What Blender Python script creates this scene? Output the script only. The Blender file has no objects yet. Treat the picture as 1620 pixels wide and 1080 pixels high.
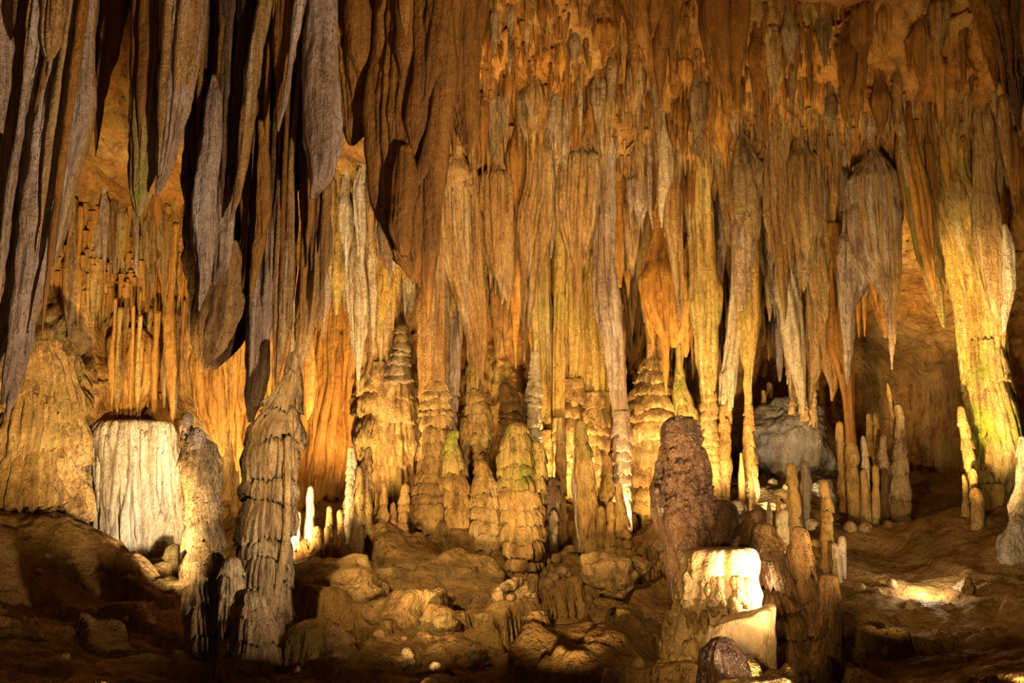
import bpy, math, random
import numpy as np

random.seed(7)
RNG = np.random.default_rng(11)
SC = bpy.context.scene
COL = SC.collection

# ------------------------------------------------------------------ camera
EYE = 1.55
PITCH = math.radians(8.0)
FPX = 1500.0
cam_d = bpy.data.cameras.new('camera')
cam = bpy.data.objects.new('camera', cam_d)
COL.objects.link(cam)
cam.location = (0, 0, EYE)
cam.rotation_euler = (math.pi / 2 + PITCH, 0, 0)
cam_d.sensor_width = 36.0
cam_d.lens = FPX / 1620 * 36.0
cam_d.clip_end = 200
SC.camera = cam

CP, SP = math.cos(PITCH), math.sin(PITCH)


def pt(px, py, Y):
    """point seen at photo pixel (px,py) that stands Y metres in front of the camera"""
    px = np.asarray(px, float); py = np.asarray(py, float); Y = np.asarray(Y, float)
    u = (px - 810) / FPX
    v = (py - 540) / FPX
    dy = CP + v * SP
    dz = SP - v * CP
    s = Y / dy
    return np.stack([u * s, Y + 0 * s, dz * s + EYE], -1), s / FPX


# ------------------------------------------------------------------ world, exposure, lamps
w = bpy.data.worlds.new('ambient_fill')
SC.world = w
w.use_nodes = True
w.node_tree.nodes['Background'].inputs[0].default_value = (1.0, 0.62, 0.28, 1)
w.node_tree.nodes['Background'].inputs[1].default_value = 0.06  # even warm glow without a source, added to lift the dark parts
SC.view_settings.view_transform = 'Standard'
SC.view_settings.look = 'None'
SC.view_settings.gamma = 1.0
SC.view_settings.use_curve_mapping = False
SC.view_settings.exposure = 0.15

WARM = (1.0, 0.66, 0.27)
AMBER = (1.0, 0.58, 0.20)
PALE = (1.0, 0.80, 0.52)
COOL = (1.0, 0.74, 0.47)


def aim(o, target):
    from mathutils import Vector
    d = Vector(target) - o.location
    o.rotation_euler = d.to_track_quat('-Z', 'Y').to_euler()


def spot(name, pos, target, power, col, size=100, blend=0.8, radius=0.08):
    l = bpy.data.lights.new(name, 'SPOT')
    l.energy = power; l.color = col
    l.spot_size = math.radians(size); l.spot_blend = blend
    l.shadow_soft_size = radius
    o = bpy.data.objects.new(name, l); COL.objects.link(o)
    o.location = pos
    aim(o, target)
    return o


def point(name, pos, power, col, radius=0.06):
    l = bpy.data.lights.new(name, 'POINT')
    l.energy = power; l.color = col; l.shadow_soft_size = radius
    o = bpy.data.objects.new(name, l); COL.objects.link(o)
    o.location = pos
    return o


def P3(px, py, Y):
    return tuple(float(a) for a in pt(px, py, Y)[0])


#LIGHTS-BEGIN
# floodlights standing on the floor below the lower edge of the picture, shining up at the great curtain, plus an added ceiling fill
spot('flood_or_fill_lamp', P3(1640, 1112, 4.6), P3(1200, 280, 11.3), 6200, WARM, 74, 0.6)
spot('flood_or_fill_lamp', P3(860, 1112, 4.9), P3(930, 420, 11.5), 900, WARM, 62, 0.6)
spot('flood_or_fill_lamp', P3(600, 1112, 5.2), P3(780, 470, 11.6), 900, WARM, 60, 0.6)
spot('flood_or_fill_lamp', P3(150, 1112, 5.2), P3(200, 440, 10.6), 1800, WARM, 52, 0.8)
spot('flood_or_fill_lamp', P3(1200, 1112, 4.7), P3(1250, 90, 10.0), 1900, WARM, 84, 0.9)  # extra spot added to brighten the upper right ceiling
# path lamps near the visitors: the foreground draperies, the stony slope and the stump; plus an added right slope fill
spot('path_or_fill_lamp', (2.3, 2.6, 0.6), P3(320, 430, 7.2), 1600, COOL, 86, 0.8)
spot('path_or_fill_lamp', (-1.8, 3.4, 3.3), P3(810, 860, 9.3), 1300, WARM, 44, 0.8)
spot('path_or_fill_lamp', (0.9, 4.2, 1.9), P3(1480, 850, 9.8), 420, WARM, 38, 0.8)  # sourceless fill added to brighten the right slope
spot('path_or_fill_lamp', (0.3, 2.6, 1.2), P3(1130, 930, 5.8), 260, WARM, 30, 0.8)
spot('path_or_fill_lamp', (2.9, 4.9, 0.95), P3(1152, 912, 5.75), 2000, PALE, 15, 0.25, 0.04)
# small lamps hidden among the stalagmites, plus an added fill for the grey boulder
spot('niche_or_fill_lamp', P3(880, 805, 10.9), P3(905, 600, 11.7), 260, WARM, 110, 0.6)
spot('niche_or_fill_lamp', P3(1000, 835, 10.4), P3(1010, 600, 11.7), 130, WARM, 110, 0.6)
spot('niche_or_fill_lamp', P3(1165, 790, 10.0), P3(1150, 540, 11.3), 260, WARM, 110, 0.6)
spot('niche_or_fill_lamp', P3(1215, 800, 10.4), P3(1250, 690, 13.2), 260, PALE, 60, 0.6)  # fill spot added so the grey boulder reads brighter
spot('niche_or_fill_lamp', P3(570, 830, 10.3), P3(580, 450, 11.8), 420, WARM, 100, 0.6)
spot('niche_or_fill_lamp', P3(440, 850, 8.8), P3(500, 700, 11.0), 200, WARM, 110, 0.6)
spot('niche_or_fill_lamp', P3(330, 935, 8.3), P3(205, 715, 10.2), 380, PALE, 60, 0.6)
point('niche_or_fill_lamp', P3(1462, 920, 8.55), 16, PALE)
spot('niche_or_fill_lamp', P3(1480, 940, 8.0), P3(1550, 560, 10.3), 2400, WARM, 40, 0.7)
#LIGHTS-END


# ------------------------------------------------------------------ numpy noise
def _h(i, j, k):
    n = (i * 374761393 + j * 668265263 + k * 1274126177) & 0xFFFFFFFF
    n = ((n ^ (n >> 13)) * 1274126177) & 0xFFFFFFFF
    return ((n ^ (n >> 16)) & 0xFFFF) / 32767.5 - 1.0


def vn(x, y, z):
    x, y, z = np.broadcast_arrays(np.asarray(x, float), np.asarray(y, float), np.asarray(z, float))
    i = np.floor(x).astype(np.int64); j = np.floor(y).astype(np.int64); k = np.floor(z).astype(np.int64)
    fx, fy, fz = x - i, y - j, z - k
    fx = fx * fx * (3 - 2 * fx); fy = fy * fy * (3 - 2 * fy); fz = fz * fz * (3 - 2 * fz)
    r = 0
    for a in (0, 1):
        wx = fx if a else 1 - fx
        for b in (0, 1):
            wy = fy if b else 1 - fy
            for c in (0, 1):
                wz = fz if c else 1 - fz
                r = r + wx * wy * wz * _h(i + a, j + b, k + c)
    return r


def fbm(x, y, z, o=3):
    r, a, f = 0, 1.0, 1.0
    for q in range(o):
        r = r + a * vn(x * f + 13.7 * q, y * f + 5.1 * q, z * f + 9.3 * q)
        a *= 0.5; f *= 2.03
    return r


def chunks(x, y, z3, cell, seed=0):
    """broken-rock relief: each nearest-seed cell is a tilted facet; returns (height, edge distance)"""
    x = x / cell; y = y / cell
    i = np.floor(x).astype(np.int64); j = np.floor(y).astype(np.int64)
    best = np.full(x.shape, 9.0); sec = np.full(x.shape, 9.0); hgt = np.zeros(x.shape)
    for a in (-1, 0, 1):
        for b in (-1, 0, 1):
            I, J = i + a, j + b
            fx = I + 0.5 + 0.45 * _h(I, J, J * 0 + 11 + seed); fy = J + 0.5 + 0.45 * _h(I, J, J * 0 + 23 + seed)
            d = np.hypot(x - fx, y - fy)
            h = 0.5 * _h(I, J, J * 0 + 37 + seed) + 0.9 * _h(I, J, J * 0 + 5 + seed) * (x - fx) + 0.9 * _h(I, J, J * 0 + 7 + seed) * (y - fy)
            nb = d < best
            sec = np.where(nb, best, np.minimum(sec, d))
            hgt = np.where(nb, h, hgt)
            best = np.where(nb, d, best)
    return hgt * cell, (sec - best) * cell


def spl(vals, n):
    """smooth (monotone-ish Hermite) resampling of uneven control values along arc length"""
    vals = np.asarray(vals, float)
    d = np.hypot(np.diff(vals[:, 0]), np.diff(vals[:, 1])) + 1e-6
    t = np.concatenate([[0], np.cumsum(d)])
    T = np.linspace(0, t[-1], n)
    out = np.zeros((n, vals.shape[1]))
    for c in range(vals.shape[1]):
        y = vals[:, c]
        s = np.diff(y) / d
        m = np.zeros(len(y))
        m[0], m[-1] = s[0], s[-1]
        for q in range(1, len(y) - 1):
            if s[q - 1] * s[q] > 0:
                m[q] = 2 * s[q - 1] * s[q] / (s[q - 1] + s[q])
        idx = np.clip(np.searchsorted(t, T, 'right') - 1, 0, len(d) - 1)
        h = d[idx]; q = (T - t[idx]) / h
        out[:, c] = ((2 * q**3 - 3 * q**2 + 1) * y[idx] + (q**3 - 2 * q**2 + q) * h * m[idx]
                     + (-2 * q**3 + 3 * q**2) * y[idx + 1] + (q**3 - q**2) * h * m[idx + 1])
    return out, T / t[-1]


# ------------------------------------------------------------------ materials
MATS = {}


def rock(name, dark, mid, light, streak=(3.6, 3.6, 0.33), patch=None, patch_amt=0.5, patch_scale=1.3,
         moss=None, moss_amt=0.0, rough=0.55, bump=1.0, spec=0.35, grain=22.0, pits=0.0, vein=None, vein_amt=0.0, fine=0.75):
    m = bpy.data.materials.new(name)
    m.use_nodes = True
    nt = m.node_tree
    N, L = nt.nodes, nt.links
    bsdf = N['Principled BSDF']
    geo = N.new('ShaderNodeNewGeometry')

    def noise(scale, sc=(1, 1, 1), detail=5, rgh=0.6, loc=(0, 0, 0)):
        mp = N.new('ShaderNodeMapping')
        mp.inputs['Scale'].default_value = sc
        mp.inputs['Location'].default_value = loc
        L.new(geo.outputs['Position'], mp.inputs['Vector'])
        n = N.new('ShaderNodeTexNoise')
        n.inputs['Scale'].default_value = scale
        n.inputs['Detail'].default_value = detail
        n.inputs['Roughness'].default_value = rgh
        L.new(mp.outputs[0], n.inputs['Vector'])
        return n.outputs['Fac']

    def ramp(f, stops):
        r = N.new('ShaderNodeValToRGB')
        e = r.color_ramp.elements
        while len(e) < len(stops):
            e.new(0.5)
        for k, (p, c) in enumerate(stops):
            e[k].position = p
            e[k].color = (*c, 1) if len(c) == 3 else c
        L.new(f, r.inputs[0])
        return r.outputs[0]

    def mix(a, b, f, mode='MIX'):
        x = N.new('ShaderNodeMix'); x.data_type = 'RGBA'; x.blend_type = mode
        for v, i in ((a, 6), (b, 7)):
            if isinstance(v, tuple):
                x.inputs[i].default_value = (*v, 1)
            else:
                L.new(v, x.inputs[i])
        if isinstance(f, float):
            x.inputs[0].default_value = f
        else:
            L.new(f, x.inputs[0])
        return x.outputs[2]

    def bw(f, lo, hi, amt):
        r = N.new('ShaderNodeMapRange')
        r.inputs[1].default_value = lo; r.inputs[2].default_value = hi
        r.inputs[3].default_value = 0; r.inputs[4].default_value = amt
        L.new(f, r.inputs[0])
        return r.outputs[0]

    s1 = noise(1.0, streak, 6, 0.65)
    col = ramp(s1, [(0.30, dark), (0.47, mid), (0.68, light)])
    if patch:
        col = mix(col, patch, bw(noise(patch_scale, (1, 1, 0.6), 4, loc=(3, 7, 1)), 0.45, 0.65, patch_amt))
    if vein:
        col = mix(col, vein, bw(noise(1.0, (9, 9, 0.5), 4, loc=(1, 2, 8)), 0.55, 0.66, vein_amt))
    if moss:
        col = mix(col, moss, bw(noise(2.6, (1, 1, 0.7), 5, loc=(9, 2, 5)), 0.50, 0.66, moss_amt))
    g = noise(grain, (1, 1, 0.55), 4, 0.7)
    gm = ramp(g, [(0.25, (0.55, 0.50, 0.45)), (0.5, (1, 1, 1)), (0.8, (1.15, 1.12, 1.08))])
    col = mix(col, gm, 0.75, 'MULTIPLY')
    fs = noise(1.0, (streak[0] * 4.2, streak[1] * 4.2, max(streak[2] * 2.2, 0.6)), 5, 0.65, (6, 1, 2))
    col = mix(col, ramp(fs, [(0.34, (0.30, 0.22, 0.15)), (0.46, (0.90, 0.88, 0.85)), (0.60, (1.18, 1.16, 1.12))]), fine, 'MULTIPLY')
    L.new(col, bsdf.inputs['Base Color'])
    bsdf.inputs['Roughness'].default_value = rough
    bsdf.inputs['Specular IOR Level'].default_value = spec
    b1 = N.new('ShaderNodeBump'); b1.inputs['Strength'].default_value = bump
    b1.inputs['Distance'].default_value = 0.07
    L.new(noise(1.0, (streak[0] * 6.5, streak[1] * 6.5, max(streak[2] * 5, 1.2)), 5, 0.6), b1.inputs['Height'])
    b2 = N.new('ShaderNodeBump'); b2.inputs['Strength'].default_value = bump
    b2.inputs['Distance'].default_value = 0.042
    L.new(noise(grain * 1.2, (1, 1, 0.7), 4, 0.7, (4, 4, 4)), b2.inputs['Height'])
    L.new(b1.outputs[0], b2.inputs['Normal'])
    last = b2
    if pits:
        vo = N.new('ShaderNodeTexVoronoi'); vo.inputs['Scale'].default_value = pits
        L.new(geo.outputs['Position'], vo.inputs['Vector'])
        b3 = N.new('ShaderNodeBump'); b3.inputs['Strength'].default_value = 0.8
        b3.inputs['Distance'].default_value = 0.03
        L.new(vo.outputs['Distance'], b3.inputs['Height'])
        L.new(b2.outputs[0], b3.inputs['Normal'])
        last = b3
    L.new(last.outputs[0], bsdf.inputs['Normal'])
    MATS[name] = m
    return m


rock('limestone_tan', (0.17, 0.085, 0.028), (0.43, 0.255, 0.09), (0.60, 0.42, 0.20), patch=(0.40, 0.19, 0.05), patch_amt=0.6, vein=(0.66, 0.53, 0.36), vein_amt=0.5)
rock('limestone_amber', (0.27, 0.11, 0.02), (0.50, 0.25, 0.05), (0.60, 0.35, 0.10), patch=(0.44, 0.185, 0.026), patch_amt=0.6, rough=0.45, bump=0.7)
rock('limestone_brown', (0.14, 0.058, 0.012), (0.28, 0.125, 0.022), (0.38, 0.19, 0.042), streak=(3, 3, 0.2), patch=(0.20, 0.082, 0.016), rough=0.5, bump=0.7)
rock('limestone_dark', (0.06, 0.030, 0.011), (0.16, 0.085, 0.034), (0.31, 0.195, 0.10), patch=(0.11, 0.05, 0.017), vein=(0.36, 0.26, 0.17), vein_amt=0.5)
rock('limestone_lilac', (0.21, 0.125, 0.08), (0.43, 0.31, 0.235), (0.64, 0.54, 0.47), patch=(0.33, 0.20, 0.095), patch_amt=0.6, grain=17)
rock('limestone_white', (0.42, 0.30, 0.16), (0.66, 0.54, 0.38), (0.80, 0.73, 0.60), patch=(0.52, 0.36, 0.16), patch_amt=0.5)
rock('limestone_yellow', (0.30, 0.165, 0.035), (0.56, 0.365, 0.10), (0.70, 0.52, 0.21), patch=(0.50, 0.27, 0.045), patch_amt=0.55, moss=(0.32, 0.33, 0.035), moss_amt=0.4, vein=(0.72, 0.62, 0.42), vein_amt=0.4)
rock('limestone_moss', (0.22, 0.14, 0.035), (0.46, 0.32, 0.10), (0.60, 0.45, 0.18), moss=(0.24, 0.28, 0.02), moss_amt=0.95)
rock('stalagmite_tan', (0.20, 0.105, 0.032), (0.45, 0.275, 0.095), (0.62, 0.43, 0.19), streak=(2.2, 2.2, 1.6), patch=(0.36, 0.18, 0.045), moss=(0.30, 0.30, 0.04), moss_amt=0.25)
rock('stalagmite_greygold', (0.13, 0.08, 0.045), (0.34, 0.23, 0.115), (0.53, 0.41, 0.26), streak=(2.6, 2.6, 1.4), patch=(0.27, 0.165, 0.065), patch_amt=0.6)
rock('stalagmite_dark', (0.055, 0.027, 0.008), (0.13, 0.066, 0.018), (0.21, 0.115, 0.034), streak=(3, 3, 0.8), patch=(0.08, 0.038, 0.011), rough=0.45)
rock('stalagmite_wet', (0.03, 0.014, 0.006), (0.085, 0.04, 0.016), (0.18, 0.095, 0.042), streak=(4, 4, 2.5), patch=(0.05, 0.022, 0.009), rough=0.24, spec=0.7, grain=26, fine=0.3)
rock('stump_cream', (0.30, 0.19, 0.085), (0.46, 0.31, 0.14), (0.60, 0.45, 0.25), streak=(2, 2, 2), patch=(0.34, 0.19, 0.07), fine=0.2, bump=0.6)
rock('wall_rock', (0.15, 0.07, 0.017), (0.38, 0.19, 0.045), (0.56, 0.35, 0.125), streak=(1.7, 1.7, 0.8), patch=(0.44, 0.18, 0.025), patch_amt=0.7, patch_scale=0.8, moss=(0.26, 0.23, 0.05), moss_amt=0.4, grain=12)
rock('floor_rock', (0.10, 0.054, 0.018), (0.24, 0.14, 0.048), (0.38, 0.24, 0.095), streak=(1.5, 1.5, 1.5), patch=(0.17, 0.09, 0.026), moss=(0.20, 0.18, 0.04), moss_amt=0.35, grain=14, rough=0.8, spec=0.15, fine=0.4)
rock('boulder_rock', (0.15, 0.085, 0.032), (0.33, 0.205, 0.08), (0.48, 0.33, 0.15), streak=(2, 2, 2), patch=(0.26, 0.15, 0.05), moss=(0.28, 0.25, 0.06), moss_amt=0.4, grain=14)
rock('boulder_pink', (0.26, 0.155, 0.075), (0.42, 0.28, 0.145), (0.55, 0.40, 0.25), streak=(2, 2, 2), grain=14)
rock('boulder_grey', (0.16, 0.125, 0.085), (0.31, 0.26, 0.195), (0.44, 0.385, 0.31), streak=(1.5, 1.5, 1.5), patch=(0.23, 0.18, 0.10), grain=9)


# ------------------------------------------------------------------ object helpers
def tag(o, label=None, cat=None, group=None, kind=None):
    if label: o['label'] = label
    if cat: o['category'] = cat
    if group: o['group'] = group
    if kind: o['kind'] = kind
    return o


def empty(name, loc):
    o = bpy.data.objects.new(name, None)
    o.empty_display_size = 0.1
    COL.objects.link(o)
    o.location = [float(a) for a in loc]
    return o


def wloc(o):
    p = np.zeros(3)
    while o is not None:
        p = p + np.array(o.location)
        o = o.parent
    return p


def grid_obj(name, V, mat, origin, parent=None, closed=True, cap0=True, cap1=True):
    """V[nr,ns,3] world points -> one mesh object with its origin at `origin`"""
    nr, ns = V.shape[:2]
    origin = np.asarray(origin, float)
    verts = V.reshape(-1, 3)
    extra = []
    i = np.arange(nr - 1)[:, None] * ns
    js = np.arange(ns if closed else ns - 1)[None, :]
    jn = (js + 1) % ns
    quads = np.stack([i + js, i + jn, i + ns + jn, i + ns + js], -1).reshape(-1, 4)
    tris = []
    nv = nr * ns
    if closed and cap0:
        extra.append(V[0].mean(0)); c = nv + len(extra) - 1
        j = np.arange(ns); tris.append(np.stack([np.full(ns, c), (j + 1) % ns, j], -1))
    if closed and cap1:
        extra.append(V[-1].mean(0)); c = nv + len(extra) - 1
        j = np.arange(ns); b = (nr - 1) * ns
        tris.append(np.stack([np.full(ns, c), b + j, b + (j + 1) % ns], -1))
    if extra:
        verts = np.concatenate([verts, np.array(extra)])
    tr = np.concatenate(tris) if tris else np.zeros((0, 3), int)
    loops = np.concatenate([quads.ravel(), tr.ravel()]).astype(np.int32)
    starts = np.concatenate([np.arange(len(quads)) * 4, len(quads) * 4 + np.arange(len(tr)) * 3]).astype(np.int32)
    me = bpy.data.meshes.new(name)
    me.vertices.add(len(verts))
    me.vertices.foreach_set('co', (verts - origin).astype(np.float32).ravel())
    me.loops.add(len(loops))
    me.loops.foreach_set('vertex_index', loops)
    me.polygons.add(len(starts))
    me.polygons.foreach_set('loop_start', starts)
    me.update(calc_edges=True)
    me.polygons.foreach_set('use_smooth', np.ones(len(starts), bool))
    me.materials.append(MATS[mat])
    o = bpy.data.objects.new(name, me)
    COL.objects.link(o)
    if parent is None:
        o.location = origin
    else:
        o.location = origin - wloc(parent)
        o.parent = parent
    return o


def ring_setup(pts, Y, nr, dY=True):
    p = [list(q) + [0.0] * (4 - len(q)) for q in pts]
    s, t = spl(p, nr)
    C, k = pt(s[:, 0], s[:, 1], Y + s[:, 3])
    a = np.maximum(s[:, 2], 0.6) * 0.5 * k
    return C, a, t, k


def shell(C, a, b, t, ns, seed, flutes, amp, lump, hfreq=3.0):
    """elliptical rings with rounded flutes between sharp grooves, and lumps"""
    th = np.linspace(0, 2 * math.pi, ns, endpoint=False)[None, :]
    X, Yc = np.cos(th), -np.sin(th)
    tt = t[:, None]
    L = C[:, 2][:, None]
    wob = 1.1 * vn(L * 1.7 + seed, 0, seed) + 0.8 * vn(L * 2.3, 2.2 * X + seed, 2.2 * Yc)
    l1 = np.abs(np.sin(flutes * th / 2 + wob))
    l2 = np.abs(np.sin(flutes * 1.0 * th + 1.6 * wob + seed))
    am = 0.6 + 0.6 * vn(L * 1.4 + 7, X * 1.4 + seed, Yc * 1.4)
    l3 = np.abs(np.sin(flutes * 0.5 * th * 2 + flutes * 0.31 * th * 2 * np.sin(seed) * 0 + 2.3 * wob + 2 * seed))
    mm = 1 + amp * 1.35 * am * (l1 - 0.64) + amp * 0.45 * (l2 - 0.64) + amp * 0.2 * (l3 - 0.64)
    # large lumps
    px = C[:, 0][:, None] + a[:, None] * X
    py = C[:, 1][:, None] + b[:, None] * Yc
    pz = L + 0 * X
    mm = mm + lump * fbm(px * hfreq * 1.6 + seed, py * hfreq * 1.6, pz * hfreq, 3)
    fade = np.ones_like(t)
    V = np.empty((len(t), ns, 3))
    V[..., 0] = C[:, 0][:, None] + a[:, None] * X * mm
    V[..., 1] = C[:, 1][:, None] + b[:, None] * Yc * mm
    V[..., 2] = pz
    fine = 0.012 * fbm(V[..., 0] * 11, V[..., 1] * 11, pz * 7 + seed, 2) * np.minimum(1, a / 0.05)[:, None]
    V[..., 0] += fine * X; V[..., 1] += fine * Yc
    return V


def clampi(v, lo, hi):
    return int(max(lo, min(hi, v)))


def res(pts, q=1.0):
    wmax = max(p[2] for p in pts)
    ln = sum(math.hypot(pts[i + 1][0] - pts[i][0], pts[i + 1][1] - pts[i][1]) for i in range(len(pts) - 1))
    return clampi(wmax * 0.80 * q, 10, 170), clampi(ln / 3.7 * q, 14, 170)


SEED = [0.0]


def sd():
    SEED[0] += 3.17
    return SEED[0]


def body_part(name, pts, Y, mat, ratio=0.9, flutes=None, amp=0.28, lump=0.10, parent=None, origin=None, q=1.0, hfreq=3.0):
    ns, nr = res(pts, q)
    C, a, t, k = ring_setup(pts, Y, nr)
    if flutes is None:
        flutes = clampi(max(p[2] for p in pts) / 5.0, 4, 26)
    V = shell(C, a, a * ratio, t, ns, sd(), flutes, amp, lump, hfreq)
    if origin is None:
        origin = C[0]
    return grid_obj(name, V, mat, origin, parent), (C, a, t, k)


def ribs_on(parent, C, a, t, ratio, n, mat, tips=0.5, rad=1.0, name='rib', full=True):
    """tubes of dripstone that run down the surface; some end in free drip tips"""
    nrib = 22
    for i in range(n):
        th0 = math.pi * (i + 0.5 + random.uniform(-.3, .3)) / n if (not full or i % 4) else -math.pi * random.random()
        t0 = random.uniform(0.0, 0.25)
        t1 = random.uniform(0.55, 0.98)
        tt = np.linspace(t0, t1, nrib)
        c = np.stack([np.interp(tt, t, C[:, j]) for j in range(3)], -1)
        aa = np.interp(tt, t, a)
        th = th0 + 0.25 * vn(c[:, 2] * 1.1, i * 3.1, SEED[0])
        c[:, 0] += aa * np.cos(th) * 0.98
        c[:, 1] -= aa * ratio * np.sin(th) * 0.98
        amax = a.max()
        r0 = rad * amax * math.pi * 0.5 / n * random.uniform(0.75, 1.5)
        r0 = min(r0, amax * 0.4)
        prof = np.sin(np.clip((tt - t0) / (t1 - t0), 0, 1) * math.pi * 0.72 + 0.28) ** 0.7
        r = np.minimum(r0 * prof, np.maximum(aa * 0.65, 0.006))
        if random.random() < tips:
            ext = np.linspace(0.2, 1, 6)
            ln = random.uniform(5, 13) * r[-1] + 0.03
            e = np.repeat(c[-1:], 6, 0); e[:, 2] -= ext * ln
            c = np.concatenate([c, e]); r = np.concatenate([r, r[-1] * (1 - ext) ** 0.8 + 0.0015])
        else:
            r[-4:] *= [0.8, 0.55, 0.3, 0.1]
        ns = 8
        V = shell(c, r, r, np.linspace(0, 1, len(r)), ns, sd(), 3, 0.15, 0.12, 6)
        grid_obj(name, V, mat, c[0], parent)


def rooted(pts, Y, rw, kmax=26):
    """carry the top of a hanging formation up until it is embedded in the overhanging rock"""
    px, py, w0 = pts[0][:3]
    slope = (pts[0][0] - 810) * -0.00010
    for k in range(1, kmax):
        y = py - 6 * k
        p, _ = pt(np.array([px]), np.array([y]), np.array([Y]))
        if wall_at(p[:, 0], p[:, 2])[0] < Y + 0.02:
            break
    wm = max(q[2] for q in pts)
    k += 2
    x1 = px + 6 * k * slope
    mid = (px + x1) / 2 + random.uniform(-2, 2)
    return [(x1, py - 6 * k, wm * rw * 1.25), (mid, py - 3 * k, wm * rw)] + list(pts)


def hanging(name, label, cat, pts, Y, mat, ratio=0.9, ribs=0, group=None, flutes=None, amp=0.3, lump=0.1,
            tips=0.5, ribmat=None, folds=(), rad=1.0, q=1.0, hfreq=3.0, part='shaft'):
    """stalactite / drapery: one mesh, or an Empty with shaft, ribs and folds as parts"""
    if Y > 8.05 and name != 'flowstone' and pts[0][1] > -50:
        pts = rooted(pts, Y, random.uniform(0.35, 0.6) if group else random.uniform(0.22, 0.34), 14 if group else 30)
    if not ribs and not folds:
        o, _ = body_part(name, pts, Y, mat, ratio, flutes, amp, lump, q=q, hfreq=hfreq)
        return tag(o, label, cat, group)
    c0, _k = pt(pts[0][0], pts[0][1], Y)
    root = empty(name, c0)
    sh, (C, a, t, k) = body_part(part, pts, Y, mat, ratio, flutes, amp, lump, root, q=q, hfreq=hfreq)
    if ribs:
        ribs_on(sh, C, a, t, ratio, ribs, ribmat or mat, tips, rad)
    for f in folds:
        body_part('fold', f[0], f[1], f[2], f[3] if len(f) > 3 else 1.0, None, 0.3, 0.1, root, q=0.78)
    return tag(root, label, cat, group)


def footed(pts, Y):
    """carry a standing formation down until its foot is sunk in the floor"""
    x, y, w0 = pts[-1][:3]
    if y < 690:
        return list(pts)
    p, k = pt(x, y, Y)
    gap = float(p[2] - floor_z(p[0:1], p[1:2])[0]) + 0.06
    if gap <= 0 or gap > 0.8:
        return list(pts)
    return list(pts) + [(x, y + gap / float(k), w0 * 1.08)]


def tiers_into(root, pts, Y, mat, tier_px=26, ratio=0.95, amp=0.22, lump=0.10, flare=0.14, q=1.0, name='tier', mossmat=None):
    """pagoda-like stalagmite: every tier is its own mesh with a drip skirt hanging over the next"""
    pts = footed(pts, Y)
    (x0, y0, w0), (x1, y1, w1) = pts[0][:3], pts[1][:3]
    if w0 < 0.75 * w1 and y1 - y0 < 2.2 * w1:        # rounded crown
        g = min(1.0, 0.55 * w1 / max(y1 - y0, 1))
        f = lambda q: (x0 + (x1 - x0) * q, y0 + (y1 - y0) * q)
        pts = [(*f(0), w1 * 0.30), (*f(g * 0.12), w1 * 0.55), (*f(g * 0.45), w1 * 0.78), (*f(g), w1 * 0.90)] + ([(x1, y1, w1)] if g < 0.98 else []) + list(pts[2:])
    ln = sum(math.hypot(pts[i + 1][0] - pts[i][0], pts[i + 1][1] - pts[i][1]) for i in range(len(pts) - 1))
    nt = max(1, int(round(ln / tier_px)))
    ed = [0.0]
    ws = [random.uniform(0.6, 1.5) for _ in range(nt)]
    for x in ws:
        ed.append(ed[-1] + x)
    ed = np.array(ed) / ed[-1]
    NR = 300
    C, a, t, k = ring_setup(pts, Y, NR)
    wmax = max(p[2] for p in pts)
    ns = clampi(wmax * 0.78 * q, 12, 90)
    for i in range(nt):
        t0, t1 = ed[i], ed[i + 1]
        over = (t1 - t0) * 0.30
        m = clampi((t1 - t0) * ln / 2.6 * q, 7, 26)
        s = np.linspace(0, 1, m)
        tt = (t0 - (over if i else 0)) + s * (t1 - t0 + (over if i else 0))
        c = np.stack([np.interp(tt, t, C[:, j]) for j in range(3)], -1)
        aa = np.interp(tt, t, a)
        if i:
            prof = 0.78 + (0.22 + flare) * np.clip((s - 0.12) / 0.5, 0, 1) ** 0.6
        else:
            prof = 1.0 + flare * s
        seed = sd()
        # undercut lip
        c = np.concatenate([c, c[-1:] + [[0, 0, 0.012]], c[-1:] + [[0, 0, 0.03]]])
        aa2 = np.concatenate([aa * prof, [aa[-1] * (prof[-1] - 0.12)], [aa[-1] * 0.72]])
        ss = np.concatenate([s, [1, 1]])
        fl = clampi(wmax / 3.2, 6, 30)
        V = shell(c, aa2, aa2 * ratio, ss, ns, seed, fl, amp * 1.0, lump, 4.0)
        th = np.linspace(0, 2 * math.pi, ns, endpoint=False)
        hgt = abs(c[0, 2] - c[-1, 2])
        rag = 0.30 * hgt * fbm(1.6 * np.cos(th) + seed, 1.6 * np.sin(th), 0 * th, 2) \
            + 0.14 * hgt * (np.abs(np.sin(fl * th / 2 + seed)) - 0.5)
        V[..., 2] += rag[None, :] * (ss ** 2.0)[:, None]
        tl = 0.10 * aa.mean() * random.uniform(-1, 1)
        V[..., 2] += tl * np.cos(th)[None, :] * ss[:, None]
        grid_obj(name, V, (mossmat if (mossmat and i < nt * 0.4) else mat), c[0], root)
    return C


def tiered(name, label, cat, pts, Y, mat, group=None, **kw):
    c0, _ = pt(pts[-1][0], pts[-1][1], Y)
    root = empty(name, c0)
    tiers_into(root, pts, Y, mat, **kw)
    return tag(root, label, cat, group)


# scattered-point smooth surfaces ------------------------------------------------
def kern(px, py, val, X, Y, sig):
    num = 0.0; den = 1e-12
    for a, b, v in zip(px, py, val):
        d2 = (X - a) ** 2 + (Y - b) ** 2
        wgt = np.exp(-d2 / (2 * sig * sig)) + 0.0008 / (d2 + 0.5) ** 2
        num = num + wgt * v; den = den + wgt
    return num / den


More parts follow.
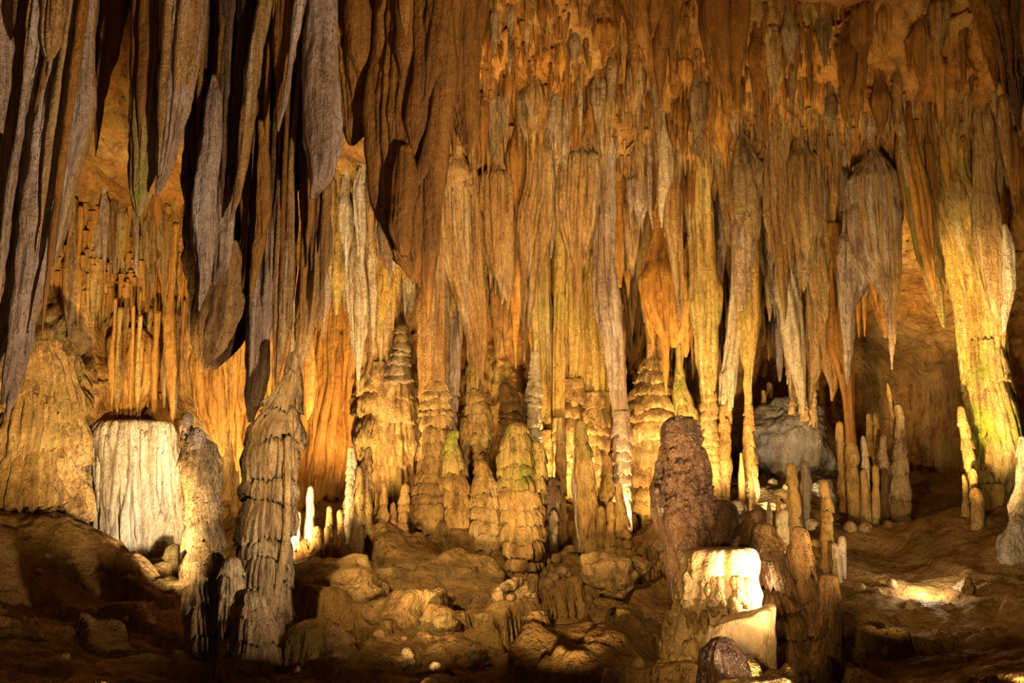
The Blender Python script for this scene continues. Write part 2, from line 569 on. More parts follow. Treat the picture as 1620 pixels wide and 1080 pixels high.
WALL_PTS = [(-150, -60, 7.6), (50, -40, 7.8), (170, 60, 8.3), (170, 200, 9.3), (150, 300, 10.2), (200, 350, 10.7), (130, 420, 10.4), (220, 450, 11.0),
            (60, 560, 9.9), (60, 700, 9.6), (60, 800, 9.5), (-150, 600, 8.8), (-150, 800, 8.6), (-150, 300, 8.6),
            (220, 600, 11.3), (220, 800, 11.3), (350, 560, 12), (380, 800, 12), (400, 100, 9.2), (400, 300, 11),
            (550, 60, 9), (560, 260, 11.6), (560, 450, 12.4), (540, 700, 12.6), (700, 200, 10.8), (700, 600, 13), (700, 800, 13),
            (800, 0, 8.9), (800, 120, 10.2), (820, 250, 11.3), (850, 420, 12.2), (850, 600, 12.8), (850, 780, 13),
            (1000, 0, 9.0), (1000, 120, 10.2), (1000, 260, 11.3), (1000, 420, 12.3), (1000, 600, 13), (1000, 780, 13),
            (1200, 0, 9.0), (1200, 130, 10.2), (1200, 260, 11.2), (1200, 400, 12.4), (1180, 520, 14), (1220, 620, 16.5), (1240, 760, 16),
            (1350, 0, 8.8), (1350, 120, 10), (1330, 250, 11), (1340, 380, 12.4), (1340, 520, 14.5), (1340, 650, 16), (1340, 780, 15.5),
            (1480, 20, 8.6), (1480, 130, 9.6), (1450, 230, 10.6), (1450, 330, 12), (1450, 430, 14), (1450, 560, 15), (1450, 720, 14.6),
            (1590, 60, 8.6), (1590, 200, 9.6), (1600, 320, 10.6), (1620, 430, 12), (1620, 580, 13.2), (1600, 720, 13),
            (1800, 0, 8.4), (1800, 300, 9.4), (1800, 600, 11), (1800, 800, 11),
            (500, -200, 7.6), (900, -200, 7.6), (1300, -200, 7.4), (1700, -200, 7.2), (100, -250, 7)]
_w = np.array(WALL_PTS, float)
_wp, _ = pt(_w[:, 0], _w[:, 1], _w[:, 2])


def wall_y(X, Z):
    return kern(_wp[:, 0], _wp[:, 2], _wp[:, 1], X, Z, 0.55)


def wall_full(X, Z):
    y = wall_y(X, Z)
    y = y + 0.30 * fbm(X * 1.1, Z * 0.9, 3.3, 3) + 0.11 * fbm(X * 4.2, Z * 2.2, 8.1, 3)
    # vertical flowstone ribs
    wv = 0.9 * vn(X * 1.2, Z * 0.9, 2.0)
    y = y - 0.07 * (np.abs(np.sin(X * 9 + 2.5 * wv)) - 0.6) * (0.6 + 0.6 * vn(X * 0.8, Z * 0.8, 5.5))
    y = y + 0.05 * fbm(X * 12, Z * 7, 1.7, 2)
    wx = X + 0.15 * fbm(X * 2, Z * 2, 4.0, 2); wz = Z + 0.15 * fbm(X * 2, Z * 2, 9.0, 2)
    h, e = chunks(wx, wz, 0, 0.62, 3)
    h2, e2 = chunks(wx, wz, 0, 0.25, 8)
    y = y + 0.22 * h + 0.25 * h2 + 0.05 * np.exp(-e2 / 0.02)
    return y


_lx = np.linspace(-9.0, 9.0, 520); _lz = np.linspace(-1.2, 6.6, 280)
_LX, _LZ = np.meshgrid(_lx, _lz)
WALL_GRID = wall_full(_LX, _LZ)


def wall_at(X, Z):
    """wall depth read back from the built grid"""
    u = np.clip((X + 9.0) / 18.0 * 519, 0, 518.999); v = np.clip((Z + 1.2) / 7.8 * 279, 0, 278.999)
    i = u.astype(int); j = v.astype(int); fu, fv = u - i, v - j
    G = WALL_GRID
    return (G[j, i] * (1 - fu) + G[j, i + 1] * fu) * (1 - fv) + (G[j + 1, i] * (1 - fu) + G[j + 1, i + 1] * fu) * fv


def wall_hit(px, py):
    Ys = np.arange(6.5, 18, 0.05)
    p, _ = pt(np.full_like(Ys, px), np.full_like(Ys, py), Ys)
    f = wall_at(p[:, 0], p[:, 2]) - Ys
    k = np.argmax(f < 0)
    return float(Ys[k]) if f[k] < 0 else 13.0


FLOOR_PTS = [(-200, 1080, 5.3), (0, 1080, 5.5), (300, 1095, 6), (700, 1090, 6), (1000, 1085, 5.6), (1300, 1095, 5.4), (1620, 1080, 5.2), (1800, 1080, 5.0),
             (100, 950, 8), (250, 905, 9.8), (60, 810, 8.9), (-150, 800, 8.3), (200, 890, 10.6), (330, 890, 10.5),
             (450, 1000, 7.3), (600, 965, 8), (560, 890, 9.2), (510, 868, 9.9), (640, 842, 10.2), (680, 842, 10.4), (740, 865, 9.9),
             (835, 930, 9.3), (780, 960, 8.8), (940, 884, 9.9), (1000, 950, 8.2), (850, 1010, 7.4), (1000, 1020, 6.8), (700, 1010, 7.2),
             (1100, 800, 11.3), (1200, 765, 12), (1180, 805, 10.5), (1250, 838, 9.7), (1320, 895, 9.2), (1420, 828, 11), (1400, 905, 9.4),
             (1415, 962, 8.5), (1550, 905, 8.6), (1570, 805, 10.2), (1640, 740, 10.6), (1610, 840, 9.3), (1500, 790, 12), (1450, 750, 14),
             (1300, 765, 12.5), (900, 810, 11.5), (500, 810, 12), (1500, 1010, 7.0), (1350, 1000, 7.2), (900, 790, 13.5), (400, 800, 13.5),
             (1250, 735, 14.5), (1750, 800, 9)]
_f = np.array(FLOOR_PTS, float)
_fp, _ = pt(_f[:, 0], _f[:, 1], _f[:, 2])


def floor_z(X, Y):
    z = kern(_fp[:, 0], _fp[:, 1], _fp[:, 2], X, Y, 0.45)
    z = z + 0.08 * fbm(X * 1.6, Y * 1.6, 4.4, 4) + 0.016 * fbm(X * 13, Y * 13, 2.1, 2)
    wx = X + 0.12 * fbm(X * 2, Y * 2, 4.0, 3); wy = Y + 0.12 * fbm(X * 2, Y * 2, 9.0, 3)
    h, e = chunks(wx, wy, 0, 0.85, 1)
    h2, e2 = chunks(wx, wy, 0, 0.33, 2)
    rub = np.clip(1.0 - 0.5 * np.maximum(0, np.abs(X + 0.8) - 2.6), 0.25, 1.0)
    z = z + rub * (0.30 * h - 0.07 * np.exp(-e / 0.05) + 0.28 * h2 - 0.03 * np.exp(-e2 / 0.025))
    return z


# ------------------------------------------------------------------ the setting
Xg, Zg = _LX, _LZ
cut = 158
Yg = WALL_GRID
Vw = np.stack([Xg, Yg, Zg], -1)
o = grid_obj('wall_back', Vw[:cut + 1], 'wall_rock', (0, 13, 0), closed=False)
tag(o, 'rough ochre limestone wall at the back of the cave chamber', kind='structure')
o = grid_obj('ceiling', Vw[cut:][::-1], 'wall_rock', (0, 10, 5), closed=False)
tag(o, 'sloping orange limestone ceiling pitted and hung with dripstone', kind='structure')
xs = np.linspace(-8.5, 8.5, 520)
ys = np.linspace(3.2, 17, 440)
Xg, Yg = np.meshgrid(xs, ys)
o = grid_obj('floor', np.stack([Xg, Yg, floor_z(Xg, Yg)], -1), 'floor_rock', (0, 8, 0), closed=False)
tag(o, 'uneven brown cave floor rising in a muddy slope', kind='structure')
# near roof above the camera side
xs = np.linspace(-10, 10, 120); ys = np.linspace(1.0, 9.5, 60)
Xg, Yg = np.meshgrid(xs, ys)
Zg = 5.25 + 0.30 * (Yg - 5) + 0.25 * fbm(Xg * 0.9, Yg * 0.9, 6.6, 3)
o = grid_obj('ceiling', np.stack([Xg, Yg, Zg], -1), 'wall_rock', (0, 5, 5), closed=False)
tag(o, 'roof of the cave over the visitors path', kind='structure')

#OBJECTS
ST, DR, SG, CO, FL = 'stalactite', 'drapery', 'stalagmite', 'column', 'flowstone'
TAN, AMB, BRN, DRK, LIL, WHT, YEL, MOS = ('limestone_tan', 'limestone_amber', 'limestone_brown', 'limestone_dark',
                                         'limestone_lilac', 'limestone_white', 'limestone_yellow', 'limestone_moss')
STN, SGG, SDK, SWT = 'stalagmite_tan', 'stalagmite_greygold', 'stalagmite_dark', 'stalagmite_wet'

def narrow_folds(n, x0, x1, Y, mats, ends, wr=(9, 20), lean=-0.06, top=-200):
    out = []
    for i in range(n):
        x = x0 + (x1 - x0) * (i + random.uniform(0.2, 0.8)) / n
        e = random.uniform(*ends); w_ = random.uniform(*wr)
        h = e - top
        out.append(([(x - lean * h * 0.35, top, w_ * 1.2), (x + lean * h * 0.05 + random.uniform(-4, 4), top + h * 0.45, w_), (x + lean * h * 0.35 + random.uniform(-4, 4), top + h * 0.75, w_ * random.uniform(0.8, 1.3)),
                     (x + lean * h * 0.5, top + h * 0.92, w_ * 0.45), (x + lean * h * 0.56, e, 2)], Y + random.uniform(-0.12, 0.12), random.choice(mats), 1.2))
    return out


# ================================================= large formations hanging in the foreground
hanging('drapery', 'huge brown and lilac drapery with long edge fold, hanging nearest the left flowstone wall', DR,
        [(20, -215, 340), (5, -60, 290), (0, 60, 270), (0, 180, 258), (-15, 260, 238), (-38, 400, 210), (-58, 520, 170), (-78, 620, 110), (-88, 700, 30)],
        6.2, BRN, 0.42, ribs=13, ribmat=TAN, tips=0.35, rad=0.9, part='sheet', folds=[
            ([(128, -190, 30), (120, -40, 30), (112, 80, 30), (98, 180, 34), (86, 270, 34), (70, 380, 28), (46, 500, 24), (26, 600, 17), (10, 660, 3)], 5.95, LIL, 1.2),
            ([(96, -200, 30), (94, 20, 26), (78, 140, 30), (62, 260, 40), (48, 380, 42), (30, 500, 30), (12, 600, 16), (4, 640, 4)], 5.9, LIL, 1.0),
            ([(136, -180, 22), (134, 20, 18), (134, 110, 24), (126, 190, 26), (110, 250, 18), (92, 330, 12), (80, 420, 8)], 6.1, LIL, 1.2),
            ([(40, -200, 40), (36, 0, 36), (30, 150, 40), (20, 320, 44), (4, 460, 40), (-10, 560, 20), (-14, 610, 4)], 5.95, TAN, 1.0),
            ([(4, -200, 34), (4, 0, 30), (6, 120, 20), (2, 210, 5)], 5.7, LIL, 1.0)] + narrow_folds(12, -20, 130, 5.92, [BRN, TAN, LIL, BRN], (260, 560), (8, 17), -0.14))
hanging('stalactite', 'short blunt knobbly stalactite hanging in front of the huge left drapery', ST,
        [(92, -180, 50), (88, -60, 42), (86, 0, 37), (81, 55, 33), (78, 84, 20), (77, 97, 5)], 5.5, TAN, 0.9, ribs=7, rad=0.7, tips=0)
hanging('drapery', 'narrow plain brown drapery ending high, behind the huge left drapery', DR,
        [(185, -215, 95), (178, -60, 80), (170, 20, 62), (161, 90, 44), (152, 150, 26), (141, 198, 5)], 6.9, BRN, 0.6, ribs=6, part='sheet')
hanging('stalactite', 'long brown stalactite with a dark mossy tip beside the ribbed grey stalactite', ST,
        [(243, -215, 62), (238, -40, 50), (236, 60, 46), (232, 150, 45), (227, 240, 38), (224, 300, 30), (221, 328, 18), (220, 342, 6)],
        6.6, MOS, 0.9, ribs=7, ribmat=BRN, tips=0.1)
hanging('stalactite', 'ribbed grey tan stalactite with a pointed clean tip beside the mossy-tipped one', ST,
        [(302, -215, 84), (295, -60, 68), (290, 20, 60), (281, 120, 52), (269, 220, 36), (257, 280, 20), (248, 310, 4)],
        6.5, LIL, 0.9, ribs=9, ribmat=TAN, tips=0.1, rad=0.8)
hanging('drapery', 'tall dark folded drapery with grey sheets and a pale leaning fold', DR,
        [(395, -215, 200), (392, -60, 186), (390, 80, 182), (388, 200, 176), (382, 300, 160), (372, 400, 140), (358, 480, 110), (344, 545, 70), (330, 585, 24)],
        7.5, DRK, 0.35, ribs=14, ribmat=DRK, tips=0.3, rad=0.9, part='sheet', folds=[
            ([(338, 118, 8), (339, 160, 26), (334, 230, 34), (325, 300, 38), (322, 370, 36), (322, 440, 22), (315, 492, 3)], 7.0, LIL, 0.8),
            ([(353, 250, 16), (353, 330, 36), (350, 400, 30), (340, 458, 4)], 7.05, LIL, 0.8),
            ([(432, -200, 30), (424, -60, 24), (415, 20, 22), (402, 100, 21), (393, 180, 20), (384, 250, 18), (375, 310, 12), (364, 350, 3)], 6.9, TAN, 1.2),
            ([(396, -200, 30), (392, 0, 24), (386, 120, 22), (374, 240, 20), (368, 330, 10)], 7.05, DRK, 1.2),
            ([(362, -200, 30), (360, 0, 26), (356, 120, 22), (356, 240, 18), (360, 330, 8)], 7.05, DRK, 1.2),
            ([(458, -200, 60), (456, -40, 52), (452, 60, 40), (448, 130, 22), (439, 206, 4)], 7.0, BRN, 0.7),
            ([(486, -190, 26), (480, -40, 22), (472, 20, 16), (461, 90, 9), (451, 160, 9), (440, 208, 2)], 6.85, LIL, 1.2),
            ([(348, 380, 50), (347, 440, 74), (342, 500, 74), (332, 550, 48), (318, 588, 4)], 7.15, TAN, 0.6),
            ([(412, 190, 8), (418, 260, 20), (418, 330, 24), (404, 420, 16), (396, 470, 4)], 7.05, BRN, 1.0)]
        + narrow_folds(16, 318, 480, 7.1, [DRK, BRN, TAN, DRK, BRN], (200, 520), (7, 16), -0.05))
hanging('stalactite', 'long pale lilac stalactite shaft reaching down behind the tiered leaning stalagmite', ST,
        [(425, 180, 10), (420, 280, 20), (414, 370, 30), (413, 450, 38), (409, 540, 38), (403, 620, 30), (396, 668, 8)],
        7.35, LIL, 0.8, ribs=6, tips=0.2)
hanging('stalactite', 'brown ribbed stalactite with an amber tip beside the pale lilac shaft', ST,
        [(452, 140, 14), (455, 250, 26), (456, 350, 30), (451, 450, 28), (445, 540, 20), (437, 610, 4)], 7.4, TAN, 0.9, ribs=6)
hanging('stalactite', 'thick brown ribbed stalactite whose tip meets the tiered leaning stalagmite', ST,
        [(486, 60, 24), (492, 180, 40), (500, 300, 46), (502, 370, 42), (493, 450, 36), (480, 540, 25), (467, 592, 12)], 7.5, TAN, 0.9, ribs=8, tips=0.15, folds=narrow_folds(5, 480, 520, 7.3, [TAN, BRN, DRK], (380, 540), (7, 13), -0.04, 120))
hanging('stalactite', 'swollen pinkish grey stalactite with a grainy bulb, beside brown drapery', ST,
        [(510, -215, 60), (508, -60, 52), (508, 40, 50), (507, 110, 52), (508, 170, 60), (511, 215, 62), (510, 250, 52), (503, 290, 30), (494, 314, 8)],
        6.95, LIL, 0.85, flutes=5, amp=0.16, lump=0.10)
hanging('drapery', 'smooth short brown drapery between the grey bulb and the largest brown drapery', DR,
        [(572, -215, 130), (568, -60, 108), (565, 30, 92), (566, 100, 80), (566, 160, 62), (562, 205, 38), (556, 230, 8)], 7.2, BRN, 0.45, ribs=6, part='sheet', tips=0.1, amp=0.16)
hanging('drapery', 'largest smooth brown drapery tapering to a broad ragged tip', DR,
        [(665, -215, 130), (660, -60, 112), (656, 40, 108), (653, 120, 118), (645, 190, 114), (645, 300, 104), (647, 370, 82), (655, 415, 54), (662, 448, 10)],
        7.05, BRN, 0.5, ribs=6, part='sheet', tips=0.1, amp=0.16, folds=[
            ([(700, -190, 44), (695, 0, 40), (688, 80, 34), (676, 150, 12), (660, 172, 4)], 6.85, BRN, 0.8),
            ([(690, 130, 8), (684, 200, 20), (670, 260, 26), (650, 300, 14), (630, 312, 6)], 6.85, BRN, 0.6),
            ([(640, 230, 20), (640, 300, 44), (636, 360, 40), (640, 405, 12)], 6.85, BRN, 0.6),
            ([(606, 330, 8), (608, 370, 20), (612, 410, 18), (622, 440, 4)], 6.95, TAN, 0.8)])
hanging('stalactite', 'small pointed brown stalactite hanging over the largest brown drapery', ST,
        [(642, -190, 50), (641, -60, 34), (640, 0, 26), (641, 35, 14), (642, 58, 3)], 6.6, BRN, 0.9, flutes=5, amp=0.15)
hanging('drapery', 'brown drapery with a ragged foot beside the largest brown drapery', DR,
        [(742, -215, 96), (736, -60, 84), (730, 20, 72), (728, 100, 64), (734, 170, 50), (738, 215, 28), (741, 242, 6)], 7.7, BRN, 0.5, ribs=6, part='sheet', tips=0.3, amp=0.2)
hanging('drapery', 'blunt brown drapery high on the ceiling with striped fringe', DR,
        [(1022, -120, 130), (1030, -20, 92), (1032, 30, 66), (1032, 70, 44), (1036, 110, 26), (1040, 138, 5)], 8.4, BRN, 0.5, ribs=8, part='sheet', tips=0.7)
hanging('drapery', 'pointed dark brown drapery high on the ceiling beside the blunt striped one', DR,
        [(1138, -120, 92), (1140, -20, 72), (1143, 50, 54), (1147, 110, 36), (1151, 160, 16), (1153, 192, 3)], 8.3, BRN, 0.6, ribs=5, part='sheet', tips=0.3)
hanging('stalactite', 'dark brown stalactite hanging slanted below the roof over the mossy column', ST,
        [(1560, -190, 90), (1568, -60, 72), (1577, 20, 58), (1590, 90, 42), (1604, 150, 22), (1613, 205, 3)], 6.6, DRK, 0.8, ribs=7, ribmat=BRN, tips=0.3)
hanging('stalactite', 'dark stalactite beside the slanted dark brown one over the mossy column', ST,
        [(1632, -190, 70), (1630, -40, 56), (1632, 60, 44), (1640, 150, 22), (1648, 230, 4)], 6.4, DRK, 0.8, ribs=5, ribmat=BRN)

# ================================================= named pieces of the great hanging curtain
cur = 'great curtain stalactites'
hanging('drapery', 'broad sandy fluted drapery whose folds sweep down to a slanted tip', DR,
        [(722, 250, 26), (722, 275, 66), (724, 350, 72), (735, 425, 58), (748, 495, 42), (756, 555, 24), (760, 600, 5)], 10.55, TAN, 0.6, ribs=10, rad=0.8, part='sheet')
hanging('drapery', 'grainy sandy drapery ending in pale points beside a dark slit', DR,
        [(785, 262, 22), (788, 285, 60), (788, 350, 64), (790, 410, 48), (798, 450, 22), (802, 476, 3)], 10.65, TAN, 0.6, ribs=9, rad=0.8, part='sheet')
hanging('stalactite', 'narrow yellow stalactite hanging just beside the largest brown drapery tip', ST,
        [(700, 240, 22), (700, 320, 30), (704, 420, 34), (712, 500, 24), (714, 536, 3)], 10.9, YEL, 0.9, ribs=5)
hanging('drapery', 'tall fluted sheet under a pale knob with a long crooked tip', DR,
        [(858, 150, 34), (858, 200, 46), (858, 280, 48), (850, 340, 56), (842, 400, 38), (838, 450, 24), (831, 530, 9), (828, 562, 3)], 10.45, TAN, 0.7, ribs=9, part='sheet')
hanging('stalactite', 'bell shaped fluted stalactite with domed top and long thin green tip', ST,
        [(918, 234, 22), (917, 252, 56), (915, 300, 64), (912, 350, 56), (912, 395, 32), (914, 430, 18), (914, 470, 10), (914, 505, 3)], 10.35, TAN, 0.85, ribs=11, rad=0.7, tips=0.2)
hanging('stalactite', 'thin fang beside the domed bell shaped stalactite', ST, [(944, 245, 14), (946, 290, 14), (947, 340, 8), (948, 374, 2)], 10.75, TAN)
hanging('stalactite', 'thin lilac spike between the tall fluted sheet and the bell', ST, [(876, 240, 10), (877, 320, 14), (874, 370, 10), (871, 408, 3)], 10.8, LIL)
hanging('drapery', 'smooth orange slab of dripstone with rough pocked top', DR,
        [(966, 100, 40), (970, 180, 58), (975, 270, 52), (972, 340, 44), (970, 400, 38), (978, 455, 12)], 11.4, AMB, 0.6, amp=0.12, flutes=5, lump=0.16)
hanging('stalactite', 'swollen lilac white stalactite with long thin tip in the upper curtain', ST,
        [(1048, 202, 12), (1052, 230, 24), (1054, 265, 28), (1049, 300, 18), (1046, 335, 8), (1047, 360, 2)], 10.4, WHT, amp=0.12)
hanging('stalactite', 'thin lilac rod beside the swollen white stalactite', ST, [(1027, 205, 10), (1028, 250, 11), (1029, 330, 7), (1033, 362, 2)], 10.75, LIL)
hanging('stalactite', 'smooth pale tan stalactite with domed top below the swollen white one', ST,
        [(1064, 285, 14), (1064, 305, 28), (1064, 340, 30), (1068, 390, 22), (1072, 440, 15), (1075, 490, 10), (1074, 515, 3)], 10.45, TAN, ribs=5, tips=0.1)
hanging('drapery', 'bright orange broad drapery ending in several stubby points', DR,
        [(1048, 418, 36), (1052, 440, 76), (1058, 480, 82), (1063, 520, 54), (1066, 550, 8)], 11.2, AMB, 0.5, ribs=7, part='sheet', tips=0.6, amp=0.15)
hanging('stalactite', 'orange pointed stalactite fused beside the bright orange drapery', ST,
        [(1090, 420, 28), (1091, 470, 38), (1086, 520, 24), (1085, 565, 4)], 11.3, AMB, ribs=4, amp=0.15)
hanging('stalactite', 'lilac ribbed stalactite with domed shoulder above the yellow column', ST,
        [(1174, 340, 14), (1178, 365, 34), (1176, 420, 30), (1173, 465, 17), (1172, 492, 4)], 10.5, LIL, ribs=6)
hanging('stalactite', 'grey knobbed stalactite directly above the lilac ribbed one', ST,
        [(1176, 236, 22), (1184, 275, 40), (1185, 340, 34), (1190, 380, 16), (1186, 402, 3)], 10.4, SGG, ribs=6)
hanging('drapery', 'long tan drapery fold with scalloped edge in the right of the curtain', DR,
        [(1222, 160, 30), (1230, 240, 36), (1230, 330, 36), (1237, 400, 28), (1240, 465, 13), (1242, 505, 3)], 10.5, TAN, 0.8, ribs=5, part='sheet')
hanging('stalactite', 'hooded brown stalactite with paired folds and a pale point', ST,
        [(1265, 232, 22), (1270, 258, 50), (1272, 330, 50), (1275, 390, 30), (1273, 435, 14), (1272, 458, 3)], 10.45, TAN, 0.85, ribs=8)
hanging('drapery', 'slanted brown drapery running down from the hooded stalactite to a long point', DR,
        [(1285, 300, 40), (1300, 380, 56), (1310, 450, 52), (1325, 520, 42), (1336, 570, 24), (1339, 606, 4)], 11.1, TAN, 0.7, ribs=9, part='sheet')
hanging('stalactite', 'cream stalactite with shining front above the thin bent column', ST,
        [(1238, 430, 28), (1250, 500, 36), (1258, 560, 30), (1267, 620, 15), (1271, 655, 3)], 11.2, WHT, ribs=5)
hanging('stalactite', 'fluted tan stalactite above the grey boulder', ST, [(1285, 490, 32), (1288, 560, 30), (1283, 610, 14), (1280, 645, 3)], 11.3, TAN, ribs=5)
hanging('stalactite', 'ribbed amber stalactite with twin tips over the grey boulder edge', ST, [(1310, 510, 36), (1315, 570, 32), (1318, 610, 14), (1316, 634, 3)], 11.2, TAN, ribs=5, tips=0.8)
hanging('stalactite', 'rough lilac club with a long thin icicle tip beside the great bell', ST,
        [(1345, 362, 16), (1350, 395, 44), (1350, 440, 44), (1343, 490, 22), (1342, 540, 15), (1341, 580, 9), (1341, 608, 2)], 10.5, LIL, ribs=6, tips=0.2)
hanging('stalactite', 'small white leaf shaped stalactite against the great bell', ST, [(1367, 376, 10), (1368, 415, 17), (1370, 450, 9), (1371, 468, 2)], 10.7, WHT)
for a, b in ((1358, 2), (1367, 0)):
    hanging('stalactite', 'slim amber spike hanging between lilac club and great bell', ST,
            [(a - 1, 440, 10), (a, 490, 8), (a + 1, 532 + b, 2)], 10.8, AMB, group='twin amber spikes')
hanging('stalactite', 'great fluted lilac bell stalactite with knob top and long needle tip', ST,
        [(1377, 226, 12), (1380, 250, 34), (1381, 268, 54), (1382, 290, 76), (1384, 340, 77), (1388, 400, 66), (1398, 440, 46), (1407, 480, 18), (1410, 530, 9), (1411, 584, 2)],
        10.2, LIL, 0.85, ribs=14, rad=0.7, tips=0.25, ribmat=TAN)
hanging('stalactite', 'dull brown stalactite tucked behind the great lilac bell', ST, [(1375, 400, 34), (1388, 460, 30), (1397, 510, 16), (1401, 535, 3)], 11.2, BRN, ribs=3)
hanging('drapery', 'mossy orange drapery leaning toward the mossy column with pointed end', DR,
        [(1436, 225, 30), (1450, 300, 36), (1462, 380, 34), (1475, 440, 26), (1487, 490, 14), (1493, 518, 3)], 10.0, MOS, 0.7, ribs=5, part='sheet', ribmat=AMB, tips=0.1)
hanging('drapery', 'long tan drapery in front of the mossy column with white rimmed edge', DR,
        [(1552, 180, 22), (1556, 280, 26), (1562, 360, 36), (1574, 420, 42), (1580, 480, 30), (1586, 530, 10)], 9.9, TAN, 0.7, ribs=6, part='sheet', tips=0.1, folds=[
            ([(1589, 355, 8), (1597, 410, 20), (1596, 460, 18), (1590, 500, 10), (1588, 526, 3)], 9.75, WHT, 0.8)])

# columns and flowstones ---------------------------------------------------------
def column(label, up, Yu, mu, lo, Yl, ml, name='stalagnate', ribs=5, tier_px=24, **kw):
    c0, _ = pt(lo[-1][0], lo[-1][1], Yl)
    root = empty(name, c0)
    up = rooted(up, Yu, 0.8, 30)
    sh, (C, a, t, k) = body_part('upper_shaft', up, Yu, mu, 0.9, None, 0.3, 0.1, root)
    if ribs:
        ribs_on(sh, C, a, t, 0.9, ribs, mu, 0.15, 0.8)
    tiers_into(root, lo, Yl, ml, tier_px=tier_px, **kw)
    return tag(root, label, CO)

column('mossy yellow column with orange foot, the thickest column by the dark passage',
       [(1500, 270, 60), (1512, 330, 92), (1526, 380, 82), (1536, 430, 70), (1545, 480, 64), (1550, 530, 60), (1554, 580, 60), (1562, 640, 58)], 10.3, YEL,
       [(1554, 540, 58), (1558, 600, 66), (1570, 670, 70), (1582, 720, 68), (1580, 755, 62), (1575, 790, 52), (1572, 820, 44)], 10.3, MOS, tier_px=70, ribs=8, flare=0.04, amp=0.25)
tiered('stalagnate', 'thin ringed brown column beside the mossy yellow column', CO, [(1586, 505, 12), (1591, 580, 15), (1602, 650, 17), (1606, 700, 14), (1608, 800, 16)], 10.6, STN, tier_px=18, flare=0.06)
column('broad fluted column with a wide tiered collar, standing in shadow',
       [(598, 350, 56), (600, 440, 66), (604, 520, 70), (608, 600, 70)], 11.8, TAN,
       [(612, 575, 76), (614, 600, 86), (616, 640, 94), (618, 700, 94), (618, 770, 92)], 11.8, STN, tier_px=60, ribs=7, amp=0.3)
tiered('stalagmite', 'small ringed knob stalagmite on the shoulder of the broad collared column', SG, [(637, 512, 10), (636, 540, 24), (633, 570, 30), (631, 606, 42)], 11.3, SGG, tier_px=14)
column('tall sandy column with smooth upper shaft and ringed foot',
       [(690, 380, 40), (687, 460, 44), (686, 540, 46), (688, 620, 46), (690, 680, 40)], 10.6, TAN,
       [(690, 600, 32), (690, 660, 45), (686, 740, 46), (680, 790, 52), (678, 842, 54)], 10.55, STN, tier_px=18)
column('pale lilac column of stacked lumps behind the tall sandy column',
       [(722, 460, 10), (721, 520, 18), (717, 580, 24), (716, 620, 20)], 10.9, LIL, [(714, 570, 14), (716, 620, 18), (716, 670, 14), (716, 720, 14)], 10.9, LIL, ribs=3, tier_px=14)
for lab, mat, Y, pts in [
        ('yellow lit fluted column behind the ringed stalagmites', YEL, 11.7, [(905, 430, 36), (905, 520, 44), (905, 600, 50), (905, 660, 50), (903, 760, 44)]),
        ('slim yellow column beside the yellow fluted column', YEL, 11.5, [(885, 500, 16), (884, 590, 20), (884, 660, 18), (884, 760, 16)]),
        ('bright yellow column with knobbed waist beside the lilac column', YEL, 11.6, [(938, 450, 36), (942, 540, 40), (945, 620, 38), (947, 680, 46), (945, 770, 36)]),
        ('golden column behind the pale ringed stalagmite', YEL, 11.8, [(860, 500, 30), (864, 600, 30), (866, 680, 30), (868, 770, 28)])]:
    column(lab, pts, Y, mat, [(p[0], p[1], p[2] * 1.05) for p in pts[2:]], Y - 0.04, STN, ribs=6, tier_px=20, amp=0.28)
column('tall smooth lilac column with a ribbed grey foot',
       [(958, 400, 30), (962, 480, 40), (970, 540, 34), (976, 600, 28), (983, 660, 25), (985, 720, 22)], 10.75, LIL,
       [(983, 650, 24), (985, 700, 27), (984, 740, 27), (984, 775, 26)], 10.7, LIL, ribs=5, tier_px=22)
column('wide tiered golden cone joined to the ceiling by a tan shaft',
       [(1036, 420, 34), (1040, 500, 32), (1040, 580, 34)], 11.5, TAN,
       [(1040, 560, 34), (1037, 600, 52), (1030, 640, 76), (1026, 690, 88), (1024, 740, 90), (1022, 800, 88)], 11.5, STN, tier_px=26, ribs=4)
column('yellow column with a flaring top and ringed stem beside the wet brown stalagmite',
       [(1112, 400, 36), (1116, 470, 46), (1118, 540, 36), (1120, 600, 24), (1122, 650, 20)], 11.0, YEL,
       [(1122, 620, 20), (1122, 680, 25), (1128, 740, 21), (1132, 800, 18)], 11.0, STN, ribs=5, tier_px=12)
column('cream twisted column with a drip hook, between two yellow columns',
       [(1172, 430, 26), (1168, 490, 26), (1158, 560, 24), (1152, 600, 26), (1148, 650, 20)], 11.1, WHT,
       [(1148, 630, 18), (1146, 680, 20), (1146, 730, 21), (1144, 790, 20)], 11.1, STN, ribs=4, tier_px=28)
column('slim straight yellow column in front of the grey boulder',
       [(1182, 420, 34), (1184, 500, 34), (1183, 560, 20), (1184, 620, 12), (1185, 660, 13)], 11.0, YEL,
       [(1184, 640, 13), (1185, 690, 18), (1186, 740, 22), (1186, 765, 24)], 11.0, STN, ribs=4, tier_px=24)
column('thin dim brown column beside the cluster of small pale stalagmites',
       [(1332, 540, 34), (1340, 590, 20), (1344, 640, 14), (1346, 700, 15)], 11.0, BRN, [(1346, 680, 14), (1348, 740, 19), (1352, 790, 21), (1354, 826, 20)], 11.0, STN, ribs=3, tier_px=30)
tiered('stalagnate', 'thin bent pale column standing on the grey boulder', CO, [(1243, 555, 8), (1250, 600, 10), (1254, 625, 9), (1252, 655, 12)], 12.0, STN, tier_px=14)
tiered('stalagnate', 'short brown column standing on the grey boulder', CO, [(1262, 600, 10), (1268, 630, 12), (1273, 665, 15)], 12.0, STN, tier_px=16)
